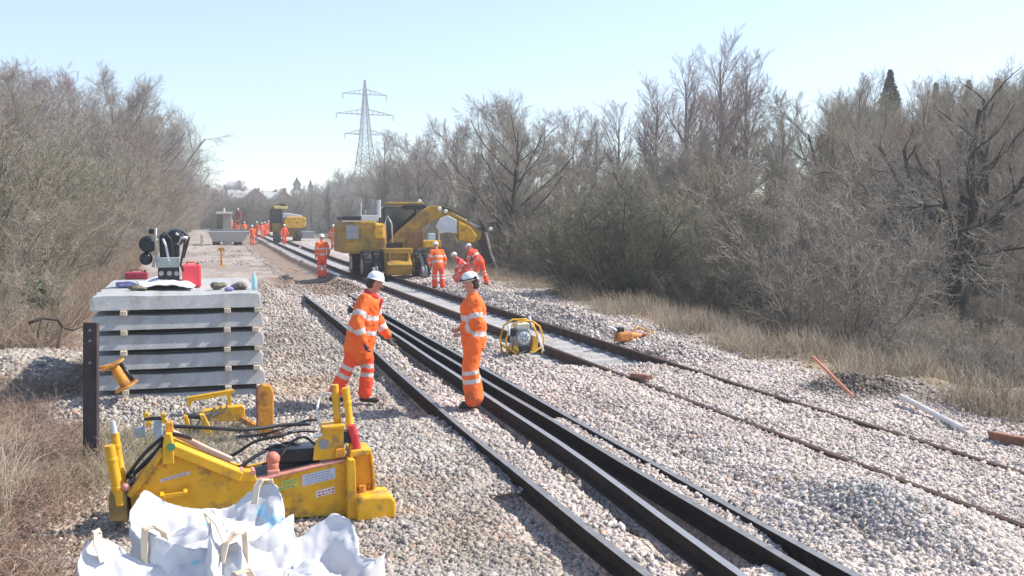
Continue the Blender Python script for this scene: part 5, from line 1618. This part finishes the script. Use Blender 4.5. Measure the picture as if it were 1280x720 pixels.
gp = thing('steel_bracket', 'pale blue grey flat bracket with yellow bolts beside the lifting beam', 'bracket', (V(185, 545, 12.0)[0], 12.0, float(ground_z(V(185, 545, 12.0)[0], 12.0))))
xb = gp.location.x; zb_ = gp.location.z
def b2(px, py): a, c = V(px, py, 12.0); return (a - xb, max(.01, c - zb_))
MB().prism([b2(192, 549), b2(192, 525), b2(202, 525), b2(203, 549)], 0, .03).build('plate', mat("pale_blue_steel", (.42, .52, .62), .4), gp, bevel=.004)
a, b_ = b2(180, 524), b2(206, 523); MB().cyl((a[0], .02, a[1]), (b_[0], .02, b_[1]), .022).build('pin', BLKM, gp)
for px, py in ((183, 519), (186, 530), (204, 520), (205, 526)):
    a = b2(px, py); MB().cyl((a[0], -.03, a[1]), (a[0], .08, a[1]), .03, n=6).build('bolt', YEL, gp)
MB().prism([b2(168, 549), b2(168, 537), b2(180, 533), b2(182, 548)], .05, .09).build('base_plate', mat("pale_blue_steel", (0, 0, 0)), gp, bevel=.004)

# ------------------------------------------------------------------ yellow machine frame in front
YM = 8.8
x0_, _ = V(300, 650, YM); zg = float(ground_z(x0_, YM)) - .01
def y_(px, py): a, c = V(px, py, YM); return (a - x0_, max(c - zg, .0))
ym = thing('track_jack_frame', 'bright yellow hydraulic track machine frame with paired rams at each end', 'track machine', (x0_, YM, zg))
def yp(pts, y0, y1, name, m=YEL, bevel=.008):
    return MB().prism([y_(*p) for p in pts], y0, y1).build(name, m, ym, bevel=bevel)
# side plate with a round opening
outline = [y_(*p) for p in ((165, 649), (163, 620), (208, 560), (298, 598), (316, 600), (432, 574), (443, 646), (300, 650))]
sp_ = MB().prism(outline, .0, .045).build('side_plate', YEL, ym)
hx, hz = y_(368, 640); hz = max(hz, .15)
cut = MB().cyl((hx, -.2, hz), (hx, .3, hz), .135, n=40).build('cutter', YEL)
bo = sp_.modifiers.new('hole', 'BOOLEAN'); bo.operation = 'DIFFERENCE'; bo.object = cut; bo.solver = 'EXACT'
dg = bpy.context.evaluated_depsgraph_get()
me2 = bpy.data.meshes.new_from_object(sp_.evaluated_get(dg)); sp_.modifiers.clear(); sp_.data = me2; bpy.data.objects.remove(cut)
bv = sp_.modifiers.new('edge', 'BEVEL'); bv.width = .005; bv.segments = 2; bv.limit_method = 'ANGLE'; bv.angle_limit = R(40)
rl_ = MB().lathe((hx, .16, hz), (0, -1, 0), [(.02, -.05), (.128, -.05), (.128, .03), (.11, .045), (.06, .05), (.03, .07), (.0, .07)], 32).build('roller_wheel', mat("worn_roller_steel", (.16, .165, .17), .5, var=.3), ym)
smooth_by_angle(rl_, 30)
yp([(165, 649), (163, 620), (208, 560), (298, 598), (316, 600), (432, 574), (443, 646), (300, 650)], .52, .56, 'rear_side_plate', YEL)
# raised top flanges following the peak
def flange(p, q, w=.11, h=.05, name='top_flange', m=YEL, y0=.03):
    a, b_ = y_(*p), y_(*q)
    return MB().bar((a[0], y0, a[1]), (b_[0], y0, b_[1]), w, h).build(name, m, ym, bevel=.008)
def beam(p, q, hgt, y0, y1, name, m=YEL):
    (ax, az), (bx_, bz) = y_(*p), y_(*q)
    d = Vector((bx_ - ax, bz - az)).normalized(); nrm = Vector((-d.y, d.x)) * hgt
    if nrm.y < 0: nrm = -nrm
    return MB().prism([(ax, az), (bx_, bz), (bx_ + nrm.x, bz + nrm.y), (ax + nrm.x, az + nrm.y)], y0, y1).build(name, m, ym, bevel=.012)
beam((212, 566), (299, 601), .085, -.055, .10, 'peak_beam')
beam((165, 622), (207, 566), .05, -.05, .10, 'peak_beam')
beam((320, 602), (432, 576), .025, -.03, .08, 'top_flange', PINK)
yp([(203, 578), (204, 553), (207, 540), (214, 540), (217, 556), (218, 578)], -.075, .12, 'apex_bracket')
yp([(207, 540), (208, 528), (216, 528), (217, 540)], .0, .08, 'apex_lug', ORAY)
a = y_(214, 556); MB().cyl((a[0], -.09, a[1]), (a[0], -.06, a[1]), .032).build('valve_knob', GREEN, ym)
yp([(298, 601), (300, 588), (318, 588), (322, 602)], -.03, .09, 'joint_bracket')
for px in (302, 316):
    a = y_(px, 590); MB().cyl((a[0], -.04, a[1]), (a[0], .1, a[1]), .022).build('pin', PINK, ym)
for (p, q) in (((210, 548), (262, 573)), ((262, 573), (290, 585))):
    a, b_ = y_(*p), y_(*q)
    MB().bar((a[0], .22, a[1] + .02), (b_[0], .22, b_[1] + .02), .07, .045).build('wooden_chock', mat("pinkish_timber", (.62, .42, .32), .8, var=.2), ym, bevel=.006)
# deck behind the plate
yp([(322, 600), (430, 575), (430, 579), (322, 604)], .06, .50, 'deck_plate', mat("grimy_deck", (.12, .11, .11), .7, var=.3))
yp([(166, 626), (206, 572), (206, 576), (166, 630)], .06, .50, 'deck_plate', mat("grimy_deck", (0, 0, 0)))
# right hand end
yp([(432, 646), (431, 573), (433, 570), (441, 570), (444, 646)], -.14, .10, 'end_web')
yp([(444, 612), (444, 567), (462, 565), (466, 608), (462, 612)], .02, .20, 'end_column', mat("deep_yellow_paint", (.76, .36, .015), .45, var=.1))
yp([(436, 570), (437, 562), (463, 560), (464, 566)], -.06, .24, 'column_cap')
yp([(466, 612), (462, 566), (465, 565), (470, 610)], -.02, .22, 'column_flange')
yp([(442, 645), (442, 617), (447, 613), (484, 612), (489, 618), (489, 641), (484, 645)], -.22, .12, 'foot_box', YEL, .02)
a = y_(452, 611); MB().cyl((a[0], -.05, a[1] - .01), (a[0], -.05, a[1] + .04), .03).build('bolt', ORAY, ym)
a = y_(462, 611); MB().cyl((a[0], .02, a[1] - .01), (a[0], .02, a[1] + .035), .025).build('bolt', ORAY, ym)
yp([(392, 577), (394, 560), (401, 545), (402, 537), (431, 535), (432, 574)], .03, .08, 'pump_bracket')
yp([(402, 538), (402, 534), (431, 531), (432, 536)], .0, .22, 'pump_bracket_top')
a = y_(405, 556); MB().cyl((a[0], .02, a[1]), (a[0], .035, a[1]), .045, n=20).build('bracket_eye', GREY, ym)
yp([(418, 572), (419, 561), (431, 559), (431, 571)], -.03, .03, 'pump_bracket_foot', ORAY)
def ram(p, q, r, y0, m=YEL, name='hydraulic_ram', cap=None):
    (ax, az), (bx_, bz) = y_(*p), y_(*q)
    o = MB()
    o.lathe((ax, y0, az), (bx_ - ax, 0, bz - az), [(r, 0), (r, .12), (r * 1.1, .125), (r * 1.1, .15), (r, .155), (r, Vector((bx_ - ax, bz - az)).length * .72), (r * 1.12, Vector((bx_ - ax, bz - az)).length * .73), (r * 1.12, Vector((bx_ - ax, bz - az)).length * .78), (r, Vector((bx_ - ax, bz - az)).length * .79), (r, Vector((bx_ - ax, bz - az)).length)], 18)
    c = o.build(name, m, ym); smooth_by_angle(c, 35)
    if cap:
        d = Vector((bx_ - ax, 0, bz - az)).normalized(); t = Vector((bx_, y0, bz))
        MB().cyl(t, t + d * .10, r * .75, r * .6).build('ram_tip', cap, c)
    return c
ram((426, 545), (421, 484), .032, .14, cap=None); ram((443, 563), (434, 487), .032, .10)
ra = ram((447, 562), (440, 532), .035, .02, RED, 'ram_sleeve')
ram((151, 630), (137, 556), .042, -.02); ram((153, 613), (142, 545), .033, .12, cap=PALE)
a, b_ = y_(431, 555), y_(440, 540)
MB().box(((a[0] + b_[0]) / 2, .08, (a[1] + b_[1]) / 2), (.07, .1, .1)).build('ram_clamp', BLKM, ym)
# left hand end
yp([(137, 650), (136, 617), (158, 616), (161, 650)], -.05, .10, 'end_column', mat("dark_brown_paint", (.30, .21, .07), .6, var=.3))  # column in dark brown, unlike the deep yellow one opposite
yp([(160, 650), (157, 612), (166, 606), (170, 650)], .10, .42, 'end_web', BLKM)
yp([(169, 649), (170, 627), (176, 618), (184, 618), (185, 649)], -.16, -.005, 'foot_bracket')
yp([(173, 634), (174, 628), (184, 627), (184, 634)], -.20, -.155, 'foot_bracket_lip')
a = y_(157, 607); MB().ball((a[0], -.04, a[1]), .035, sc=(1, 1, 1)).build('pin', PINK, ym, smooth=True)
m_ = MB(); a, b_ = y_(203, 618), y_(232, 614)
m_.bar((a[0], -.07, a[1]), (b_[0], -.07, b_[1]), .022, .03); m_.bar((a[0], -.09, a[1]), (a[0], -.0, a[1] + .03), .03); m_.bar((b_[0], -.09, b_[1]), (b_[0], -.0, b_[1] + .03), .03)
m_.build('lifting_handle', YEL, ym)
# plates, labels
def label_plate(p, q, m, name='label_plate', lines=None, th=.004, skew=0):
    a, b_ = y_(*p), y_(*q)
    o = MB().prism([(a[0], a[1]), (b_[0], a[1] + skew), (b_[0], b_[1] + skew), (a[0], b_[1])], -th - .001, -.001).build(name, m, ym)
    if lines:
        lm, n_ = lines
        k = MB(); w_ = b_[0] - a[0]; h__ = b_[1] - a[1]
        rr = random.Random(n_)
        for i in range(n_):
            zz = a[1] + h__ * (i + .7) / (n_ + .4); xx = a[0] + w_ * .08
            while xx < a[0] + w_ * .85:
                l = rr.uniform(.01, .03); f0 = skew * (xx - a[0]) / w_
                k.box((xx + l / 2, -th - .003, zz + f0), (l, .001, h__ * .35 / n_)); xx += l + .008
        k.build('label_lines', lm, o)
label_plate((378, 608), (419, 591), mat("label_silver", (.62, .66, .72), .4), lines=(mat("label_ink", (.25, .32, .42), .6), 4), skew=.05)
label_plate((395, 622), (418, 612), WHITE, lines=(RED, 2), skew=.03)
label_plate((200, 603), (238, 596), mat("faded_label", (.66, .56, .54), .6), lines=(mat("label_brown", (.45, .3, .3), .6), 1), skew=.05)
label_plate((352, 607), (372, 600), mat("lime_label", (.62, .60, .12), .5), lines=(GREEN, 2), skew=.02)
label_plate((330, 618), (374, 610), mat("lime_label", (0, 0, 0)), lines=(GREEN, 1), skew=.05)
a = y_(342, 584); kb = MB(); kb.ball((a[0], .06, a[1] + .06), .06, 16, 10); kb.cyl((a[0], .06, a[1] - .05), (a[0], .06, a[1] + .04), .045, .05)
kb.build('relief_valve', mat("salmon_paint", (.62, .20, .14), .5, var=.1), ym, smooth=True)
MB().box((a[0], .05, a[1] - .06), (.10, .12, .07)).build('valve_seat', PINK, ym, bevel=.01)
# hoses over the deck
rh = random.Random(5)
def hose(pts, r=.014, y0=.2, m=HOSE):
    P3 = []
    for i, (px, py) in enumerate(pts):
        a = y_(px, py); P3.append(Vector((a[0], y0 + .07 * math.sin(i * 1.7 + y0 * 20), a[1])))
    out = []
    for i in range(len(P3) - 1):
        p_1 = P3[max(i - 1, 0)]; p0 = P3[i]; p1 = P3[i + 1]; p2 = P3[min(i + 2, len(P3) - 1)]
        for k in range(6):
            t = k / 6
            out.append(.5 * ((2 * p0) + (p1 - p_1) * t + (2 * p_1 - 5 * p0 + 4 * p1 - p2) * t * t + (3 * p0 - p_1 - 3 * p1 + p2) * t ** 3))
    out.append(P3[-1])
    MB().tube(out, r, 8).build('hose', m, ym, smooth=True)
hose([(153, 608), (175, 575), (195, 556), (212, 548), (240, 552)], .016, .12)
hose([(160, 604), (178, 590), (196, 572), (204, 555)], .02, .25)
hose([(163, 610), (182, 588), (200, 568), (206, 552)], .014, .38)
hose([(212, 547), (260, 546), (310, 548), (360, 545), (395, 543)], .016, .42)
hose([(262, 574), (290, 582), (320, 562), (350, 552), (378, 548), (400, 550)], .014, .30)
hose([(300, 590), (325, 575), (352, 566), (375, 572), (398, 570)], .016, .22)
hose([(330, 586), (350, 574), (366, 558), (384, 553), (398, 562)], .012, .15)
hose([(345, 578), (362, 566), (380, 567), (394, 576)], .014, .34)
hose([(300, 560), (335, 556), (368, 549), (392, 541), (406, 537)], .011, .5)
hose([(403, 536), (399, 520), (405, 503), (418, 498), (424, 510)], .012, .2, mat("clear_hose", (.62, .62, .60), .4))
for q in range(3):
    a = y_(394 + 3 * q, 546 + q * 9); MB().cyl((a[0], .02 + q * .04, a[1]), (a[0] + .06, .02 + q * .04, a[1] + .01), .02, n=6).build('hose_fitting', PALE if q != 1 else RUST, ym)
# pump motor bulk under the hoses
MB().box((y_(372, 582)[0], .28, y_(372, 575)[1]), (.42, .30, .12)).build('pump_unit', BLKM, ym, bevel=.02)

# ------------------------------------------------------------------ white bulk bags
BAGM = mat("white_woven_bag", (.66, .655, .67), .7, var=.05, scale=3, bump=.35, bscale=7, transl=.12)
STRAP = mat("cream_strap", (.66, .55, .42), .8, var=.12); BLUEP = mat("pale_blue_print", (.42, .66, .78), .7, var=.2, scale=18)
def bag(px, Yc_, w, top, label, seed, peaks, rz=0, fill=.55, dep=None, strapsel=(0, 1, 2, 3)):
    cx_, _ = V(px, 700, Yc_); zg_ = float(ground_z(cx_, Yc_)) - .02
    root = thing('bulk_bag', label, 'bulk bag', (cx_, Yc_, zg_), R(rz))
    gg = np.random.default_rng(seed)
    NA = 128; d2 = (dep or w)
    def sq(t, k=5.0):
        c, s = math.cos(t), math.sin(t); r = (abs(c) ** k + abs(s) ** k) ** (-1 / k); return c * r, s * r
    prof = [(0.97, 0), (1.04, .10), (1.08, .25), (1.08, .40), (1.06, .55), (1.03, .68), (1.0, .80), (.99, .9), (.98, 1.0)]   # share of height
    rows = []
    def corner(t): return abs(math.sin(2 * t)) ** 5
    for s_, h_ in prof:
        row = []
        for i in range(NA):
            t = 2 * math.pi * (i + .5) / NA; u, v = sq(t)
            q = int((t / (math.pi / 2))) % 4
            hh_ = (top * (1 - .16 * (1 - corner(t))) + peaks[q] * corner(t))
            row.append(Vector((u * w / 2 * s_, v * d2 / 2 * s_, h_ * hh_)))
        rows.append(row)
    rim = rows[-1]
    for s_, dz_ in ((.96, -.02), (.93, -.04), (.9, -.08), (.86, -.13), (.79, -.17), (.72, -.19), (.61, -.18), (.5, -.15), (.39, -.12), (.28, -.10), (.19, -.09), (.1, -.08)):
        row = []
        for i in range(NA):
            p = rim[i]; base = top * .90
            row.append(Vector((p.x * s_, p.y * s_, base + dz_ + (p.z - base) * max(0, (s_ - .55)) * 1.3)))
        rows.append(row)
    vs, fs = [], []
    for j, row in enumerate(rows):
        for i, p in enumerate(row):
            n1 = mnoise.noise(p * 3.4 + Vector((seed, 0, 0))); n2 = 1 - 2 * abs(mnoise.noise(p * 5.5 + Vector((0, seed, 3)))); n3 = 1 - 2 * abs(mnoise.noise(p * 12 + Vector((seed, 3, 0))))
            amp = .0 if j == 0 else .05 if j < 8 else .085
            q = p.copy(); o = Vector((p.x, p.y, 0)).normalized() if j < 11 else Vector((0, 0, 1))
            n4 = 1 - 2 * abs(mnoise.noise(Vector((p.x * 9 + p.z * 5, p.y * 9, seed)) * 2.2))
            q += o * (n1 * .8 + n2 * .42 + n3 * .2 + n4 * .08) * amp * .8
            if j >= 8: q.z += (n2 * .7 + n3 * .3 + n1 + n4 * .15) * .034
            vs.append(q)
    for j in range(len(rows) - 1):
        for i in range(NA): fs.append((j * NA + i, j * NA + (i + 1) % NA, (j + 1) * NA + (i + 1) % NA, (j + 1) * NA + i))
    fs.append(tuple(range(NA - 1, -1, -1))); fs.append(tuple(range((len(rows) - 1) * NA, len(rows) * NA)))
    m_ = MB(); m_.add(vs, fs)
    o = m_.build('bag_fabric', [BAGM, BLUEP], root, smooth=True)
    # printed pale blue patch low on the wall and on the folded lip
    for p in o.data.polygons:
        c = p.center
        if mnoise.noise(Vector((c.x * 4 + seed, c.y * 4, c.z * 7))) > .52: p.material_index = 1
    ss = o.modifiers.new('s', 'SUBSURF'); ss.levels = 1; ss.render_levels = 1
    tx = bpy.data.textures.new('crumple%d' % seed, 'CLOUDS'); tx.noise_scale = .10; tx.noise_depth = 3
    dm = o.modifiers.new('d', 'DISPLACE'); dm.texture = tx; dm.strength = .045; dm.mid_level = .5; dm.texture_coords = 'LOCAL'
    for q in strapsel:
        t = math.pi / 4 + q * math.pi / 2
        p = min(rim, key=lambda v: (Vector((math.cos(t) * w * .7, math.sin(t) * d2 * .7)) - Vector((v.x, v.y))).length)
        out = Vector((p.x, p.y, 0)).normalized()
        k = MB(); s1 = Vector((-out.y, out.x, 0)); hgt = gg.uniform(.10, .17)
        sgn = gg.uniform(-.4, .4)
        path = [p + out * .035 - Vector((0, 0, .26)) - s1 * .03, p + out * .04 - Vector((0, 0, .05)) - s1 * .02, p + out * (.05 + sgn * .05) + Vector((0, 0, hgt * .15)),
                p + out * (.01 + sgn * .12) + Vector((0, 0, hgt * .2)) + s1 * .03, p - out * .05 + Vector((0, 0, -.02)) + s1 * .04, p - out * .09 + Vector((0, 0, -.12)) + s1 * .03]
        for a_, b__ in zip(path[:-1], path[1:]):
            q_ = (b__ - a_); k.box((a_ + b__) / 2, (.05, .008, q_.length + .012), Matrix(((s1.x, 0, 0), (s1.y, 0, 0), (s1.z, 0, 0))) if False else (Matrix((s1 - q_.normalized() * s1.dot(q_.normalized()), q_.normalized().cross(s1), q_.normalized())).transposed()))
        k.build('lifting_strap', STRAP, root, bevel=.001)
    return root
b1 = bag(268, 6.7, .90, .75, 'white bulk bag pushed up against the yellow machine frame', 3, (.05, .08, .03, .05), 6, strapsel=(0, 2))
b2_ = bag(194, 5.8, .90, .74, 'white bulk bag beside the brambles, lowest of the three', 11, (.05, .10, .02, .08), -8, strapsel=(0, 1))
b3 = bag(366, 5.9, .86, .74, 'white bulk bag with a tall pointed corner flap beside the bare stones', 23, (.06, .14, .03, .03), 10, strapsel=(1, 2))
# ------------------------------------------------------------------ electricity pylon
PY = 360
px0, pzt = V(456, 100, PY)
pzg = float(ground_z(px0, PY)) - .2
pl = thing('electricity_pylon', 'grey steel lattice pylon with three pairs of arms rising over the bare trees', 'pylon', (px0, PY, pzg), R(12))
STL = mat("galvanised_steel", (.26, .27, .28), .6)
HT = pzt - pzg
def hw(z):
    t = z / HT
    return 4.6 * (1 - t / .62) + 1.25 * (t / .62) if t < .62 else max(.15, 1.25 * (1 - (t - .62) / .38) + .15)
tw = MB()
zs = [0, .1, .2, .29, .37, .44, .5, .56, .62, .68, .74, .80, .86, .92, 1.0]
for a, b_ in zip(zs[:-1], zs[1:]):
    za, zb2 = a * HT, b_ * HT; wa, wb_ = hw(za), hw(zb2)
    ca = [(-wa, -wa), (wa, -wa), (wa, wa), (-wa, wa)]; cb_ = [(-wb_, -wb_), (wb_, -wb_), (wb_, wb_), (-wb_, wb_)]
    for i in range(4):
        j = (i + 1) % 4
        tw.bar((*ca[i], za), (*cb_[i], zb2), .26)
        tw.bar((*ca[i], za), (*cb_[j], zb2), .14); tw.bar((*ca[j], za), (*cb_[i], zb2), .14)
        tw.bar((*cb_[i], zb2), (*cb_[j], zb2), .12)
tw.build('lattice_tower', STL, pl)
for py, half in ((118, 8.2), (143, 10.6), (168, 7.6)):
    _, za = V(456, py, PY); za -= pzg
    for s in (-1, 1):
        ar = MB(); w_ = hw(za)
        for yy in (-1, 1):
            ar.bar((s * w_, yy * w_, za), (s * half, 0, za), .20); ar.bar((s * w_, yy * w_, za + 1.7), (s * half, 0, za), .16)
        for q in range(1, 5):
            f = q / 5; xx = s * (w_ + (half - w_) * f)
            ar.bar((xx, -w_ * (1 - f), za), (xx, 0, za + 1.7 * (1 - f)), .1); ar.bar((xx, w_ * (1 - f), za), (xx, 0, za + 1.7 * (1 - f)), .1)
        am = ar.build('cross_arm', STL, pl)
        MB().cyl((s * (half - .2), 0, za), (s * (half - .2), 0, za - 1.9), .12, n=8).build('insulator', mat("insulator_glass", (.16, .17, .17), .4), am)

# ------------------------------------------------------------------ houses and far evergreens
BRK = mat("red_brick", (.42, .16, .13), .9, var=.15, scale=.6); ROOF = mat("pale_slate_roof", (.50, .48, .47), .8, var=.1, scale=.5)
BRK2 = mat("grey_render", (.36, .36, .38), .9, var=.1)
def house(pxa, pxb, top, Yh, label, wallm, dep=11, ridge='x', win=True, g='houses beyond the line'):
    xa, _ = V(pxa, 240, Yh); xb, zt = V(pxb, top, Yh)
    w_ = xb - xa; cx_ = (xa + xb) / 2; zg_ = float(ground_z(cx_, Yh)) - .3
    hh_ = zt - zg_; ev = hh_ * .62
    t = thing('house', label, 'house', (cx_, Yh, zg_), 0, g)
    if ridge == 'y':       # gable faces the camera
        MB().prism([(-w_ / 2, 0), (w_ / 2, 0), (w_ / 2, ev), (0, hh_ - .15), (-w_ / 2, ev)], 0, dep).build('wall', wallm, t)
        rf_ = MB()
        for s in (-1, 1):
            rf_.prism([(0, hh_), (s * (w_ / 2 + .4), ev - .25), (s * (w_ / 2 + .4), ev - .0), (0, hh_ + .25)], -.35, dep + .35)
        r_ = rf_.build('roof', ROOF, t)
    else:
        MB().box((0, dep / 2, ev / 2), (w_, dep, ev)).build('wall', wallm, t)
        rf_ = MB(); rf_.add([(-w_ / 2 - .4, -.4, ev + .01), (w_ / 2 + .4, -.4, ev + .01), (w_ / 2 + .4, dep + .4, ev + .01), (-w_ / 2 - .4, dep + .4, ev + .01), (-w_ / 2 - .4, dep / 2, hh_), (w_ / 2 + .4, dep / 2, hh_)],
                            [(0, 1, 5, 4), (2, 3, 4, 5), (3, 2, 1, 0), (0, 4, 3), (1, 2, 5)])
        r_ = rf_.build('roof', ROOF, t)
    MB().box((w_ * .2, dep * .45, hh_ * .98), (.8, .8, 1.0)).build('chimney', wallm, r_)
    if win:
        for i in range(2):
            for j in range(2):
                wn_ = MB().box(((i - .5) * w_ * .45, -.06, ev * (.3 + .45 * j)), (1.2, .12, 1.3)).build('window', WHITE, t)
                MB().box(((i - .5) * w_ * .45, -.14, ev * (.3 + .45 * j)), (1.0, .04, 1.1)).build('pane', GLASS, wn_)
    return t
house(306, 332, 236, 300, 'red brick house with gable to the line, closest to the dumper', BRK, 10, 'y')
house(287, 313, 237, 306, 'low pale-roofed house joined behind the brick gable by the scrub', BRK, 9, 'x')
house(346, 363, 236, 300, 'red brick gabled house nearer the dark evergreen', BRK, 10, 'y')
house(332, 352, 238, 308, 'pale-roofed house between the two red brick gables', BRK, 9, 'x')
house(286, 306, 226, 430, 'tall grey hazy building behind the red brick houses', BRK2, 14, 'x', False)
for i, (px, top, wp, lab) in enumerate(((371, 222, 7.5, 'dark rounded evergreen standing out on the skyline beside the brick houses'), (388, 225, 4.5, 'smaller dark evergreen on the skyline next to the rounded one'))):
    Y_ = 330; x_, zt = V(px, top, Y_)
    conifer(x_, Y_, zt - float(ground_z(x_, Y_)) + .1, wp / F * Y_ * 1.3, 90 + i, EVT, lab, None)
g = np.random.default_rng(123)
for i in range(26):
    y = g.uniform(335, 420); px = 276 + i * 5.2
    k = (BI + OA)[g.integers(6)]
    x = V(px, 230, y)[0]
    plant('bare_tree', k[0], k[1], k[2], x, y, g.uniform(5.0, 7.0) + (2 if px < 310 else 0), BK_D, TW_D, 'tiny hazy tree on the skyline behind the houses', 'tree', 'skyline trees behind the houses', wide=2.2)

# ------------------------------------------------------------------ air
HZ = MB().box((60, 200, 20), (900, 560, 90))
hz = HZ.build('haze', [], None)
hm_ = bpy.data.materials.new("haze_air"); hm_.use_nodes = True
nt = hm_.node_tree; nt.nodes.clear()
out = nt.nodes.new("ShaderNodeOutputMaterial"); pv = nt.nodes.new("ShaderNodeVolumePrincipled")
pv.inputs["Color"].default_value = (.95, .96, .96, 1); pv.inputs["Density"].default_value = 0.0015; pv.inputs["Anisotropy"].default_value = .2
nt.links.new(pv.outputs[0], out.inputs["Volume"])
hz.data.materials.append(hm_)
tag(hz, kind='stuff')
hz.data.name = 'haze'

# ------------------------------------------------------------------ tell twins apart by height
tw_ = {}
for o in scene.objects:
    if o.parent is None and o.get('label') and o.type == 'EMPTY':
        tw_.setdefault(o['label'], []).append(o)
for lab_, os_ in tw_.items():
    if len(os_) == 2 and len(lab_.replace('-', ' ').split()) <= 13:
        os_.sort(key=lambda o: -o.scale.z)
        os_[0]['label'] = lab_ + ', the taller one'
        os_[1]['label'] = lab_ + ', the shorter one'
